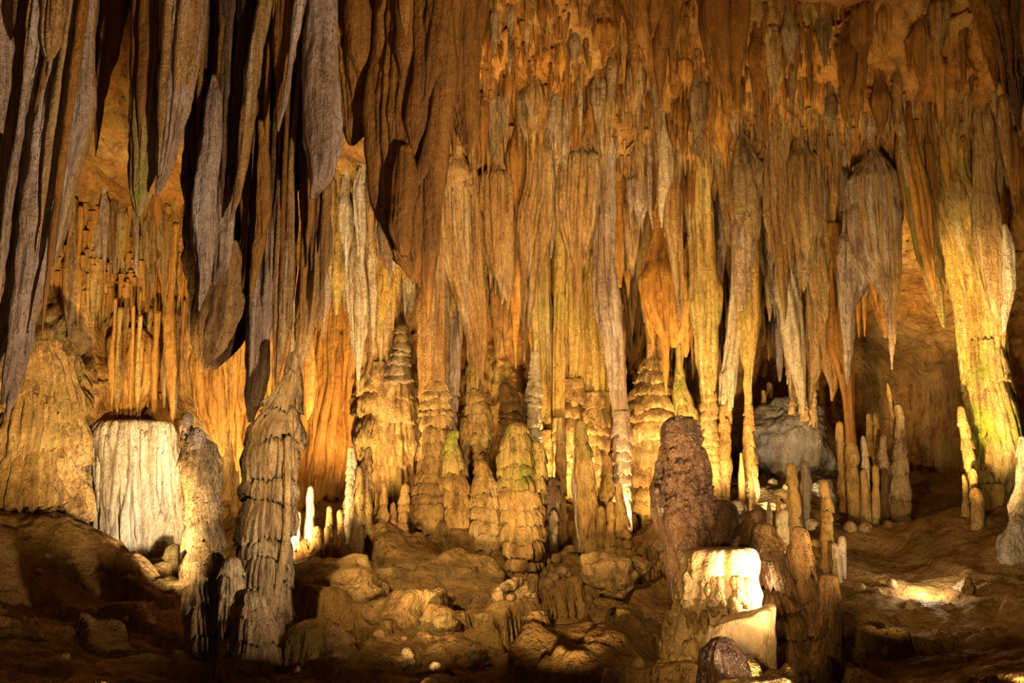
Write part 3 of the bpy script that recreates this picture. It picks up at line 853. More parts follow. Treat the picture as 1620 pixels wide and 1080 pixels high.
tiered('stalagnate', 'stubby brown column at the edge of the grey boulder', CO, [(1287, 590, 10), (1287, 630, 11), (1286, 675, 12)], 12.0, STN, tier_px=16)

# orange wall flowstones, left
hanging('flowstone', 'tall orange flowstone mass behind the row of small stalagmites', FL,
        [(545, 440, 50), (540, 520, 76), (534, 600, 92), (524, 700, 96), (512, 780, 100), (505, 860, 104)], 12.1, AMB, 0.6, ribs=9, part='mass', tips=0.1, lump=0.16)
hanging('flowstone', 'orange curtain of flowstone hanging behind the foreground stalagmites', FL,
        [(338, 500, 50), (338, 580, 64), (340, 640, 56), (346, 690, 24), (351, 722, 4)], 9.4, AMB, 0.6, ribs=5, part='mass', tips=0.3)
hanging('flowstone', 'smooth orange hanging flowstone with long tapering foot beside the tiered leaning stalagmite', FL,
        [(388, 470, 50), (388, 560, 62), (386, 640, 52), (380, 700, 26), (376, 745, 5)], 9.5, AMB, 0.6, ribs=5, part='mass', tips=0.3)
hanging('stalactite', 'smooth orange stalactite hanging before the tall orange flowstone mass', ST, [(484, 530, 30), (488, 600, 26), (488, 640, 18), (486, 664, 4)], 11.2, AMB, ribs=3)
hanging('stalactite', 'lilac hooded stalactite with dark cap in the yellow recess', ST, [(512, 416, 8), (513, 445, 26), (513, 480, 20), (510, 510, 8), (510, 534, 2)], 10.9, LIL, ribs=5)
hanging('stalactite', 'yellow green pointed stalactite beside the lilac hooded one', ST, [(530, 395, 20), (532, 435, 28), (533, 470, 16), (532, 498, 3)], 10.9, YEL, ribs=4)
hanging('stalactite', 'white forked stalactite reaching down to the broad collared column', ST, [(562, 400, 30), (570, 470, 36), (567, 530, 22), (567, 600, 5)], 11.2, WHT, ribs=6, tips=0.7)
hanging('stalactite', 'very thin white spike beside the white forked stalactite', ST, [(588, 410, 14), (591, 480, 12), (591, 562, 2)], 11.0, WHT)
hanging('stalactite', 'pale green tinted leaf shaped stalactite under the largest brown drapery', ST, [(612, 330, 30), (616, 400, 46), (612, 450, 36), (606, 490, 16), (598, 540, 4)], 11.1, YEL, ribs=6)
hanging('stalactite', 'lilac tan stalactite emerging behind the largest brown drapery edge', ST, [(608, 330, 20), (610, 370, 26), (616, 410, 22), (620, 440, 4)], 10.6, LIL, ribs=4)
c0, _ = pt(60, 800, 9.1)
root = empty('flowstone', c0)
tiers_into(root, [(50, 540, 110), (52, 590, 140), (58, 650, 145), (50, 720, 155), (44, 815, 170)], 9.1, STN, tier_px=85, ratio=0.5, amp=0.5, flare=0.06, name='flowstone_curtain')
tag(root, 'fluted sandy flowstone wall below the huge left drapery', FL)
hanging('flowstone', 'white glowing flowstone block with flat top and icicle-like ribs', FL,
        [(212, 664, 60), (210, 668, 118), (208, 690, 136), (209, 760, 142), (212, 830, 142), (215, 895, 138)], 10.2, WHT, 0.55, ribs=22, part='mass', tips=0.0, rad=1.0, amp=0.2, lump=0.12)
hanging('flowstone', 'orange fringe of stalactites under the dark ledge above the white flowstone', FL,
        [(208, 520, 40), (210, 545, 72), (212, 600, 64), (206, 650, 32), (200, 692, 4)], 10.5, AMB, 0.6, ribs=9, part='mass', tips=0.8, rad=0.8)
hanging('stalactite', 'lone amber spike hanging beside the orange fringe over the white flowstone', ST, [(268, 540, 22), (271, 600, 17), (272, 650, 9), (272, 685, 2)], 10.3, AMB)

# ================================================= stalagmites
# foreground left
c0, _ = pt(340, 1100, 6.6)
root = empty('stalagmite', c0)
tiers_into(root, [(306, 690, 30), (316, 706, 50), (316, 745, 54), (320, 790, 44), (322, 830, 52), (325, 880, 60), (330, 940, 68), (335, 1000, 72), (340, 1110, 78)], 6.6, SGG, tier_px=42, amp=0.40, flare=0.06, lump=0.16)
tiers_into(root, [(297, 652, 10), (296, 672, 20), (299, 700, 22)], 6.6, LIL, tier_px=16, name='knob')
tiers_into(root, [(312, 676, 12), (311, 690, 20), (312, 712, 22)], 6.55, LIL, tier_px=18, name='knob')
tag(root, 'tall grey ringed stalagmite with knobbed top, in front of the orange curtain', SG)
tiered('stalagmite', 'lumpy brown stalagmite joined against the foot of the grey ringed one', SG,
       [(366, 880, 16), (366, 905, 34), (368, 950, 44), (372, 1010, 52), (376, 1100, 60)], 6.4, SGG, tier_px=40, flare=0.06, lump=0.2)
tiered('stalagmite', 'white gleaming peg stalagmite between the two big foreground stalagmites', SG, [(382, 870, 6), (383, 890, 11), (384, 915, 12)], 6.9, WHT, tier_px=20)
c0, _ = pt(405, 1100, 7.0)
root = empty('stalagmite', c0)
tiers_into(root, [(465, 556, 6), (464, 580, 20), (460, 610, 30), (446, 650, 58), (434, 690, 74), (429, 760, 80), (425, 820, 80), (419, 880, 76), (413, 960, 82), (405, 1110, 100)],
           7.0, SGG, tier_px=48, amp=0.42, flare=0.05, lump=0.16)
body_part('lit_rim_strip', [(456, 690, 8), (455, 780, 12), (452, 860, 14), (443, 910, 14), (433, 960, 14), (422, 1012, 8)], 6.86, SGG, 1.0, None, 0.25, 0.15, root)  # raised strip modelled in place of the lit rim, no separate rib there
tag(root, 'tall leaning tiered stalagmite with a strip standing for the lit rim down one side', SG)
tiered('stalagmite', 'low rounded stalagmite with dark hollow at the foot of the tall leaning one', SG, [(398, 935, 14), (402, 960, 44), (404, 1010, 60), (402, 1100, 74)], 6.3, SGG, tier_px=44, flare=0.06, lump=0.2)

small = 'small stalagmites in a row on the slope'
for lab, pts, Y, mat, tp in [
        ('bright twin stubs of pale stalagmite beside the tall leaning stalagmite, the outer stub', [(458, 812, 7), (459, 840, 13), (460, 870, 16), (462, 905, 18)], 9.2, WHT, 22),
        ('bright slanted stub of pale stalagmite, the inner one of the twin stubs', [(471, 808, 6), (469, 830, 12), (467, 860, 15), (466, 905, 17)], 9.25, WHT, 22),
        ('tall white slender stalagmite in front of a dark hollow', [(492, 768, 5), (491, 790, 11), (490, 830, 15), (488, 880, 24)], 9.4, WHT, 26),
        ('tallest pale stalagmite of the lit cluster with stacked white rings', [(556, 706, 6), (556, 722, 13), (555, 770, 16), (552, 820, 20), (550, 860, 26)], 9.7, WHT, 13),
        ('second ringed stalagmite behind the tallest pale one of the lit cluster', [(583, 707, 6), (582, 725, 13), (581, 770, 16), (580, 855, 20)], 9.9, STN, 15),
        ('smooth amber stalagmite pressed against the tallest pale one', [(569, 737, 6), (569, 755, 12), (568, 800, 15), (566, 860, 24)], 9.6, STN, 40),
        ('thin amber stalagmite on the far flank of the lit cluster', [(580, 744, 5), (581, 770, 10), (582, 820, 14), (584, 855, 20)], 9.65, STN, 34),
        ('knobbly finger stalagmite standing before the lit cluster', [(538, 806, 5), (539, 822, 10), (540, 850, 13), (541, 870, 16)], 9.4, STN, 24),
        ('short blunt peg beside the knobbly finger stalagmite', [(521, 800, 5), (521, 815, 9), (520, 845, 12), (520, 870, 14)], 9.5, STN, 24),
        ('squat round-headed stalagmite below the tall white slender one', [(502, 832, 7), (502, 845, 15), (502, 865, 20), (500, 885, 26)], 9.2, STN, 24),
        ('double-lobed low stalagmite between peg and squat one', [(518, 832, 6), (519, 850, 13), (516, 878, 16)], 9.2, STN, 22),
        ('tapered tan stalagmite on a lumpy base with two side knobs', [(606, 760, 5), (607, 778, 12), (606, 805, 15), (604, 838, 26)], 9.8, STN, 22),
        ('tiny peg stalagmite beside the tapered tan one', [(597, 776, 4), (597, 790, 7), (597, 815, 9)], 9.9, STN, 22),
        ('stubby knob stalagmite beside the tapered tan one', [(622, 794, 6), (622, 802, 11), (622, 822, 12)], 9.9, STN, 22),
        ('conical stalagmite standing apart beside the tall sandy column', [(641, 765, 6), (640, 782, 14), (638, 805, 19), (637, 822, 18)], 9.9, STN, 18),
        ]:
    tiered('stalagmite', lab, SG, pts, Y, mat, group=small, tier_px=tp, flare=0.08)

for lab, pts, Y, mat, tp, mm in [
        ('pointed stalagmite with a bright green band and broad skirt', [(749, 543, 4), (749, 565, 14), (749, 592, 19), (752, 620, 27), (757, 650, 36), (757, 690, 38), (756, 730, 32), (754, 790, 24)], 10.9, STN, 26, None),
        ('thin amber stalagmite hidden behind the green banded one', [(735, 660, 8), (736, 690, 14), (737, 740, 14), (739, 810, 14)], 10.8, STN, 30, None),
        ('bulging tiered stalagmite with mossy tip and pointed overhanging foot', [(720, 680, 8), (714, 700, 20), (717, 740, 36), (721, 780, 42), (724, 820, 36), (728, 845, 20), (730, 856, 10)], 10.1, STN, 24, MOS),
        ('hunched skirted stalagmite between the mossy-tipped one and the biggest tiered one', [(760, 726, 8), (763, 742, 22), (767, 780, 42), (770, 820, 50), (772, 870, 48)], 10.0, STN, 26, None),
        ('biggest tiered stalagmite with two green mossy heads, hanging over the rock edge', [(818, 668, 26), (817, 700, 42), (818, 740, 50), (822, 780, 58), (826, 820, 62), (828, 870, 60), (832, 912, 46), (836, 938, 26)], 9.55, STN, 22, MOS),
        ('mossy shoulder stalagmite fused to the biggest tiered one', [(848, 697, 10), (849, 716, 25), (848, 760, 32), (846, 810, 32), (845, 850, 28)], 9.6, STN, 24, MOS),
        ('dark brown lumpy stalagmite behind the biggest tiered one', [(800, 605, 12), (806, 625, 28), (808, 660, 34), (808, 710, 34)], 10.6, SDK, 16, None),
        ('pale finely ringed stalagmite with a slim grey tip', [(846, 554, 4), (846, 580, 13), (844, 620, 23), (842, 660, 28), (842, 710, 28), (842, 760, 26)], 10.9, WHT, 13, None),
        ('lilac white lumpy stalagmite lit bright in a dark gap', [(870, 754, 16), (872, 775, 28), (872, 810, 25), (872, 845, 20)], 10.2, LIL, 18, None),
        ('small white capped peg at the foot of the lilac lumpy stalagmite', [(876, 806, 9), (876, 818, 15), (875, 850, 14)], 10.0, WHT, 22, None),
        ('tall smooth sandy stalagmite with a mossy point', [(918, 663, 5), (919, 685, 18), (924, 740, 28), (930, 800, 30), (934, 850, 28), (937, 880, 20)], 10.1, STN, 44, MOS),
        ('thin lilac-edged stalagmite leaning on the tall smooth sandy one', [(909, 725, 6), (911, 760, 13), (916, 800, 14), (920, 840, 12)], 10.3, LIL, 40, None),
        ('brown stalagmite with wide waist behind the short sandy pegs', [(960, 718, 8), (960, 745, 14), (958, 780, 22), (956, 820, 24)], 10.4, STN, 22, None),
        ('short sandy peg pressed between taller stalagmites', [(951, 800, 7), (951, 815, 14), (950, 868, 15)], 10.05, STN, 32, None),
        ('short sandy peg with wider foot beside the pressed peg', [(966, 793, 8), (967, 815, 15), (966, 868, 18)], 10.0, STN, 30, None),
        ('ringed sandy stalagmite with slender top standing at the end of the sandy cluster', [(979, 763, 5), (980, 785, 12), (984, 820, 18), (987, 850, 23), (989, 877, 26)], 9.95, STN, 20, None),
        ('shadowed brown stalagmite behind the lilac lumpy one', [(886, 660, 8), (887, 700, 16), (887, 760, 18), (887, 820, 18)], 10.5, STN, 40, None),
        ('greenish pale stalagmite flank with sloping rib behind the wet brown stalagmite', [(1073, 545, 8), (1075, 590, 12), (1081, 630, 28), (1092, 665, 36), (1098, 720, 40)], 11.2, MOS, 40, None)]:
    tiered('stalagmite', lab, SG, pts, Y, mat, tier_px=tp, mossmat=mm)

# right side group
for lab, pts, Y, mat, tp in [
        ('round topped grey brown stalagmite beside the bright cream bullet', [(1250, 732, 6), (1252, 746, 16), (1255, 790, 19), (1258, 838, 22)], 9.6, STN, 34),
        ('bright cream bullet shaped stalagmite', [(1273, 729, 5), (1274, 745, 14), (1275, 770, 17), (1275, 805, 15)], 10.0, WHT, 40),
        ('tall tan stalagmite beside the white heart shaped one', [(1303, 758, 6), (1305, 775, 15), (1308, 830, 18), (1306, 890, 16)], 9.1, STN, 20),
        ('white heart shaped stub stalagmite, taller lobe', [(1332, 847, 7), (1331, 860, 15), (1328, 895, 20)], 8.95, WHT, 40),
        ('white heart shaped stub stalagmite, shorter lobe', [(1319, 858, 6), (1320, 870, 11), (1323, 895, 14)], 8.9, WHT, 40),
        ('white lumpy stalagmite behind the dark foreground group', [(1241, 806, 7), (1238, 822, 18), (1239, 842, 18), (1243, 866, 12)], 8.9, WHT, 18),
        ('slim tan spike at the foot of the slim straight yellow column', [(1172, 716, 3), (1173, 745, 9), (1174, 785, 11)], 10.7, STN, 40),
        ('small tan peg on the ledge before the grey boulder', [(1187, 746, 4), (1189, 765, 8), (1190, 785, 10)], 10.6, STN, 30),
        ('pale pointed tooth behind the dark foreground group', [(1216, 790, 3), (1217, 808, 8), (1218, 834, 9)], 9.6, WHT, 30),
        ('tiny reddish peg beside the pale pointed tooth', [(1187, 790, 4), (1187, 805, 6), (1187, 822, 7)], 9.6, STN, 30),
        ('short reddish peg near the round topped grey brown stalagmite', [(1231, 783, 4), (1231, 800, 7), (1231, 826, 8)], 9.7, STN, 30),
        ('dim brown finger stalagmite beside the thin dim column', [(1328, 666, 8), (1330, 690, 13), (1333, 740, 15), (1336, 800, 18)], 11.2, STN, 44),
        ('upper amber finger of the pale cluster, one of the pair', [(1374, 653, 4), (1375, 668, 9), (1376, 715, 11), (1377, 800, 12)], 11.4, STN, 18),
        ('upper amber finger of the pale cluster, its twin', [(1385, 653, 4), (1386, 668, 9), (1387, 715, 11), (1388, 800, 12)], 11.4, STN, 18),
        ('white dripping finger in the pale cluster', [(1365, 689, 4), (1367, 705, 9), (1370, 735, 11), (1373, 765, 6), (1376, 810, 8)], 11.0, WHT, 16),
        ('lilac thumb shaped stalagmite in the pale cluster', [(1398, 687, 5), (1397, 705, 12), (1398, 740, 17), (1402, 800, 16)], 11.0, LIL, 44),
        ('brownish low finger in the front of the pale cluster', [(1384, 735, 5), (1385, 750, 10), (1386, 812, 12)], 10.8, STN, 40),
        ('dark low finger in the front of the pale cluster', [(1400, 742, 6), (1400, 755, 13), (1399, 812, 14)], 10.8, SDK, 40),
        ('grey brown low finger behind the thin dim column', [(1366, 742, 5), (1367, 760, 10), (1370, 820, 20)], 10.9, STN, 40),
        ('broad rough stalagmite with pointed top beside the pale cluster', [(1420, 638, 4), (1424, 665, 13), (1424, 710, 21), (1425, 770, 28), (1424, 832, 32)], 10.9, SGG, 30),
        ('slanted brown spike leaning on the broad rough stalagmite', [(1404, 606, 3), (1409, 635, 9), (1414, 680, 12), (1418, 740, 14)], 11.1, STN, 30),
        ('ringed brown stalagmite with jointed top beside the mossy column', [(1519, 641, 6), (1522, 660, 14), (1529, 700, 17), (1536, 735, 18), (1538, 790, 16)], 10.0, STN, 24),
        ('low pale brown peg at the foot of the mossy column', [(1538, 740, 6), (1540, 755, 11), (1543, 800, 14)], 9.8, STN, 30),
        ('squat brown stump before the mossy column', [(1542, 770, 8), (1543, 780, 17), (1546, 812, 20)], 9.7, STN, 30),
        ('small leaning brown peg beside the squat brown stump', [(1524, 750, 5), (1526, 765, 9), (1528, 795, 11)], 9.9, STN, 30),
        ('bright white stalagmite standing on the grey rock by the right slope', [(1617, 690, 9), (1618, 740, 20), (1619, 780, 28), (1616, 820, 36)], 8.9, WHT, 40),
        ('tiny amber peg far back above the grey boulder, upright', [(1217, 604, 5), (1218, 615, 9), (1218, 634, 9)], 14.0, STN, 30),
        ('tiny amber peg far back above the grey boulder, with two heads', [(1207, 616, 4), (1208, 628, 8), (1207, 650, 8)], 13.6, STN, 30)]:
    tiered('stalagmite', lab, SG, pts, Y, mat, tier_px=tp, flare=0.07)

# wet brown stalagmite, lit stump, dark group
c0, _ = pt(1110, 980, 6.6)
root = empty('stalagmite', c0)
body_part('base', [(1077, 698, 44), (1078, 710, 64), (1080, 735, 78), (1081, 770, 90), (1086, 810, 99), (1098, 850, 100), (1108, 900, 100), (1112, 960, 110), (1112, 1060, 120)], 6.6, SWT, 0.95, 7, 0.12, 0.17, root, hfreq=5)
hd, _i = body_part('head', [(1078, 659, 26), (1078, 665, 44), (1078, 684, 60), (1079, 700, 66), (1079, 714, 62)], 6.58, SWT, 0.95, 7, 0.10, 0.2, root, hfreq=6)
body_part('bulge', [(1140, 790, 20), (1142, 802, 44), (1144, 825, 50), (1142, 848, 44), (1136, 872, 30)], 6.5, SWT, 0.9, 5, 0.1, 0.12, root)
body_part('fin', [(1038, 770, 12), (1044, 800, 16), (1054, 850, 18), (1064, 910, 16), (1068, 990, 12)], 6.55, SWT, 1.6, 4, 0.25, 0.15, root)
Cb, ab, tb, _k = ring_setup([(1078, 659, 26), (1078, 665, 44), (1078, 684, 60), (1079, 712, 66), (1080, 735, 78), (1081, 770, 90), (1086, 810, 99), (1098, 850, 100)], 6.58, 60)
for i in range(130):
    tt = random.uniform(0.02, 1.0) ** 1.3; th = math.radians(random.uniform(-10, 190))
    c = np.array([np.interp(tt, tb, Cb[:, j]) for j in range(3)]); aa = np.interp(tt, tb, ab)
    c[0] += aa * math.cos(th) * 0.99; c[1] -= aa * 0.95 * math.sin(th) * 0.99
    r = random.uniform(0.008, 0.022); h = r * random.uniform(1.2, 2.4)
    sl = np.linspace(0, 1, 7)
    cc = np.repeat(c[None], 7, 0); cc[:, 2] -= (sl - 0.5) * h
    rr = r * np.sin(np.clip(sl * 0.9 + 0.05, 0, 1) * math.pi) ** 0.6
    grid_obj('crust_knob', shell(cc, rr, rr, sl, 7, sd(), 3, 0.1, 0.15, 8), SWT, c, hd)
tag(root, 'wet dark brown stalagmite with a knobbed crusty head', SG)

c0, _ = pt(1130, 1120, 5.7)
root = empty('stalagmite', c0)
stump, (C, a, t, k) = body_part('stump', [(1146, 866, 60), (1142, 868, 96), (1140, 880, 112), (1136, 930, 124), (1128, 985, 138), (1124, 1040, 146), (1122, 1120, 156)], 5.8, 'stump_cream', 0.9, 9, 0.10, 0.10, root, hfreq=5)
# popcorn drips crowding the shaded flank
for i in range(210):
    tt = random.uniform(0.14, 0.95); th = math.radians(random.uniform(55, 200))
    c = np.array([np.interp(tt, t, C[:, j]) for j in range(3)]); aa = np.interp(tt, t, a)
    c[0] += aa * math.cos(th) * 1.06; c[1] -= aa * 0.9 * math.sin(th) * 1.06
    r = random.uniform(0.014, 0.036); h = r * random.uniform(1.8, 4.0)
    s = np.linspace(0, 1, 9)
    cc = np.repeat(c[None], 9, 0); cc[:, 2] -= s * h
    rr = r * np.sin(np.clip(s * 0.92 + 0.06, 0, 1) * math.pi) ** 0.6
    grid_obj('drip_knob', shell(cc, rr, rr, s, 9, sd(), 3, 0.1, 0.15, 8), STN, c, stump)
tag(root, 'broken-topped stalagmite stump crusted with drip knobs, glaring white on its lamp side', SG)
blk = hanging('flowstone', 'smooth tan flowstone block with slanted flat top against the crusted stump', FL,
        [(1178, 958, 70), (1174, 966, 108), (1172, 990, 112), (1170, 1040, 114), (1168, 1130, 120)], 5.35, 'stump_cream', 0.6, flutes=5, amp=0.06, lump=0.05)
co = np.zeros(len(blk.data.vertices) * 3); blk.data.vertices.foreach_get('co', co); co = co.reshape(-1, 3)
topz = np.clip((co[:, 2] + 0.22) / 0.22, 0, 1)
co[:, 2] += topz * 0.32 * (co[:, 0] - 0.10) + topz * 0.03 * fbm(co[:, 0] * 9, co[:, 1] * 9, 0 * topz, 2)
blk.data.vertices.foreach_set('co', co.astype(np.float32).ravel()); blk.data.update()
tiered('stalagmite', 'dark round headed stalagmite in front of the smooth tan block', SG, [(1142, 1007, 14), (1142, 1014, 42), (1144, 1035, 68), (1147, 1070, 84), (1148, 1130, 96)], 4.7, SWT, tier_px=160, flare=0.0)
for lab, pts, Y, tp in [
        ('dark brown many-tiered stalagmite, biggest of the shaded group behind the tan block', [(1206, 826, 16), (1207, 842, 40), (1213, 885, 62), (1222, 930, 72), (1234, 980, 86), (1240, 1040, 104), (1245, 1120, 124)], 5.95, 50),
        ('dark blunt headed stalagmite leaning on the shaded many-tiered one', [(1262, 832, 14), (1264, 842, 32), (1270, 890, 40), (1280, 930, 44), (1288, 990, 46)], 5.9, 44),
        ('dark pointed stalagmite at the outer edge of the shaded group', [(1311, 906, 12), (1311, 920, 30), (1312, 970, 40), (1306, 1030, 52), (1300, 1120, 66)], 5.75, 60),
        ('small dark dome stalagmite behind the shaded many-tiered one', [(1196, 806, 14), (1194, 820, 34), (1192, 870, 44), (1192, 930, 50)], 6.3, 50),
        ('low dark stalagmite before the shaded group', [(1300, 1036, 16), (1300, 1050, 36), (1298, 1110, 44)], 5.4, 60)]:
    tiered('stalagmite', lab, SG, pts, Y, SDK, group='shaded dark stalagmites', tier_px=tp, amp=0.12, flare=0.1)


# ================================================= boulders and stones
def boulder(name, label, px, py, Y, wpx, hpx, mat, depth=0.9, group=None, seed=None, soft=0.05, ns=34, nr=24, planes=14, cat='boulder', lo=0.52):
    """rock cut by random planes, py is the row of its middle"""
    r = np.random.default_rng(int(seed if seed is not None else sd() * 10))
    c, k = pt(px, py, Y)
    th = np.linspace(0, 2 * math.pi, ns, endpoint=False)[None, :]
    ph = np.linspace(0.02, math.pi - 0.02, nr)[:, None]
    d = np.stack([np.sin(ph) * np.cos(th), -np.sin(ph) * np.sin(th), np.cos(ph) + 0 * th], -1)
    R = np.full(d.shape[:2], 1.12)
    n = r.normal(size=(planes, 3)); n /= np.linalg.norm(n, axis=1)[:, None]
    for q in n:
        dd = r.uniform(lo, 0.95)
        R = np.minimum(R, dd / np.maximum(d @ q, 1e-3))
    R = R + soft * fbm(d[..., 0] * 3 + px, d[..., 1] * 3, d[..., 2] * 3 + py, 3) - 0.16 * np.abs(fbm(d[..., 0] * 2.2 + py, d[..., 1] * 2.2, d[..., 2] * 2.2 + px, 2)) + 0.02 * fbm(d[..., 0] * 11, d[..., 1] * 11 + px, d[..., 2] * 11, 2)
    V = d * R[..., None] * np.array([wpx / 2 * k, wpx / 2 * k * depth, hpx / 2 * k]) + c
    base = c - np.array([0, 0, hpx / 2 * k])
    o = grid_obj(name, V, mat, base)
    return tag(o, label, cat, group)


boulder('boulder', 'huge grey boulder lying behind the slim yellow columns', 1252, 702, 13.4, 150, 140, 'boulder_grey', 0.8, ns=80, nr=50, soft=0.07, planes=9, lo=0.8)
boulder('boulder', 'pale grey green slab at the foot of the huge grey boulder', 1300, 786, 11.6, 90, 60, 'boulder_grey', 0.8)
boulder('boulder', 'large blocky boulder with a lit slanting face below the sandy stalagmites', 955, 915, 8.9, 105, 82, 'boulder_rock', 0.9, seed=5, ns=60, nr=44)
boulder('boulder', 'flat topped rock behind the large blocky boulder', 1010, 893, 9.0, 56, 36, 'boulder_rock', 0.9)
boulder('boulder', 'pinkish smooth boulder lit by a floor lamp', 530, 1022, 6.8, 62, 78, 'boulder_pink', 0.8, seed=17, ns=50, nr=36)
boulder('boulder', 'pink angular rock on the dark floor below the large blocky boulder', 934, 1040, 6.4, 66, 60, 'boulder_pink', 0.8, seed=23, ns=50, nr=36)
boulder('boulder', 'knobbly pale rock of several lobes on the stony floor', 752, 1040, 6.6, 38, 42, 'boulder_pink', 0.9, seed=31, soft=0.16)
boulder('boulder', 'rounded grey rock under the bright white stalagmite by the right slope', 1612, 868, 8.8, 70, 100, 'boulder_grey', 0.9, seed=41, lo=0.75)
boulder('boulder', 'rock hiding a floor lamp in the glowing hollow', 1450, 965, 8.15, 46, 40, 'boulder_pink', 0.8)
boulder('boulder', 'small angular rock beside the rock in the glowing hollow', 1475, 972, 8.1, 24, 26, 'boulder_rock', 0.9)
boulder('boulder', 'dark rock ledge lying in front of the tan flowstone block', 1195, 1098, 4.25, 170, 60, 'boulder_rock', 0.7, seed=44)
boulder('boulder', 'long tilted slab across the middle of the rock slope', 640, 985, 7.9, 205, 150, 'boulder_rock', 0.8, seed=3, ns=70, nr=44, soft=0.07)
boulder('boulder', 'broad cracked slab supporting the tiered stalagmites', 668, 945, 8.95, 265, 190, 'boulder_rock', 0.8, seed=9, ns=80, nr=50, soft=0.06)
boulder('boulder', 'rough ledge rock below the row of small stalagmites', 535, 965, 8.4, 220, 170, 'boulder_rock', 0.8, seed=12, ns=70, nr=44, soft=0.1)
boulder('boulder', 'shadowed angular block on the slope beside the tilted slab', 690, 985, 7.4, 90, 56, 'boulder_rock', 0.8, seed=15)
boulder('boulder', 'pale weathered rock under the biggest tiered stalagmite', 790, 955, 8.7, 90, 50, 'boulder_rock', 0.8, seed=20, soft=0.12)
boulder('boulder', 'dark flat ledge with hanging fringe above the white flowstone', 212, 512, 10.7, 92, 34, 'boulder_rock', 0.7, seed=27)
boulder('boulder', 'small grey rock at the foot of the tan stalagmite by the white heart', 1283, 830, 9.3, 24, 22, 'boulder_grey', 0.9)
boulder('boulder', 'low brown rock on the right slope', 1530, 925, 8.3, 40, 34, 'boulder_rock', 0.9)
boulder('boulder', 'grey rock on the ledge beside the wet brown stalagmite', 1160, 805, 9.9, 40, 26, 'boulder_grey', 0.9)
FLOOR_ANCHORS = [(490, 900, 'row of small stalagmites'), (530, 1022, 'pinkish smooth boulder'), (752, 1040, 'knobbly pale rock'), (934, 1040, 'pink angular rock'), (832, 925, 'biggest tiered stalagmite'),
                 (955, 915, 'large blocky boulder'), (1055, 880, 'wet brown stalagmite'), (1252, 790, 'huge grey boulder'), (1310, 860, 'white heart stalagmite'), (1385, 820, 'pale finger cluster'),
                 (1430, 950, 'glowing hollow'), (1530, 925, 'low brown rock'), (90, 900, 'fluted flowstone wall'), (360, 1040, 'grey ringed stalagmite'), (720, 920, 'broad cracked slab')]
random.seed(21)
EXTRA = [(805 + random.uniform(-32, 40), 935 + random.uniform(-16, 16)) for _ in range(14)] + [(1052 + random.uniform(-14, 14), 880 + random.uniform(-18, 18)) for _ in range(8)] \
    + [(875 + random.uniform(-14, 25), 890 + random.uniform(-25, 25)) for _ in range(7)] + [(690 + random.uniform(-60, 60), 1055 + random.uniform(-14, 18)) for _ in range(9)]
STONES = EXTRA + [(505, 905), (482, 915), (640, 1052), (658, 1050), (645, 1035), (770, 1050), (665, 1072), (706, 1066), (600, 1005), (448, 905), (470, 1060),
          (800, 930), (815, 925), (790, 935), (808, 945), (785, 925), (822, 940), (770, 940), (875, 915), (870, 925), (860, 905), (900, 870), (890, 845), (1052, 880),
          (1046, 872), (1058, 890), (1040, 900), (1060, 868), (1205, 760), (1222, 765), (1290, 860), (1370, 835), (1345, 835), (1245, 770), (1170, 800),
          (560, 1068), (600, 1060), (820, 1050), (860, 1030), (880, 1062), (1010, 1050), (1030, 1010), (720, 1040), (640, 1010), (745, 900), (772, 873),
          (1500, 960), (1480, 1000), (1560, 1000), (1540, 1040), (1400, 1030), (1360, 930), (1390, 935), (1410, 925), (60, 905), (95, 905), (75, 880), (110, 890), (200, 980), (60, 1010)]
def floor_hit(px, py):
    Ys = np.arange(4, 15, 0.04)
    p, _ = pt(np.full_like(Ys, px), np.full_like(Ys, py), Ys)
    f = p[:, 2] - floor_z(p[:, 0], p[:, 1])
    k = np.argmax(f < 0)
    return float(Ys[k]) if f[k] < 0 else None
for (x, y) in STONES:
    Y = floor_hit(x, y + 4)
    if Y is None or y > 1060:
        continue
    s = random.uniform(11, 22)
    pk = random.random() < 0.5
    fl = min(FLOOR_ANCHORS, key=lambda q: math.hypot(q[0] - x, q[1] - y))[2]
    boulder('stone', '%s %s stone on the cave floor near the %s' % ('tiny' if s < 14 else 'small', 'pinkish' if pk else 'tan', fl), x, y, Y, s, s * random.uniform(0.7, 1.1), 'boulder_pink' if pk else 'boulder_rock', 0.9,
            group='loose small stones', ns=14, nr=10, planes=4, soft=0.06, cat='stone', lo=0.75)

# ================================================= the many smaller stalactites
COLOUR = {TAN: 'tan', AMB: 'amber', BRN: 'dark brown', DRK: 'blackish', LIL: 'lilac grey', WHT: 'white', YEL: 'yellow', SGG: 'grey brown'}
ANCHORS = [(722, 'broad sandy drapery'), (788, 'grainy sandy drapery'), (858, 'knob-topped fluted sheet'), (915, 'domed bell stalactite'), (972, 'orange slab'),
           (1052, 'swollen white stalactite'), (1090, 'bright orange drapery'), (1140, 'pointed brown drapery'), (1180, 'lilac ribbed stalactite'), (1230, 'scalloped tan drapery'),
           (1270, 'hooded brown stalactite'), (1310, 'slanted brown drapery'), (1384, 'great lilac bell'), (1450, 'mossy orange drapery'), (1530, 'mossy yellow column'), (1600, 'white rimmed drapery')]


def spike_label(px, w, ln, wr, lr, mat, base, anchor):
    a = 'long' if ln > lr[0] + 0.5 * (lr[1] - lr[0]) else 'short'
    b = 'stout' if w > wr[0] + 0.55 * (wr[1] - wr[0]) else 'slender'
    t = '%s %s %s %s' % (a, b, COLOUR[mat], base)
    if anchor:
        t += ' near the ' + min(ANCHORS, key=lambda q: abs(q[0] - px))[1]
    return t


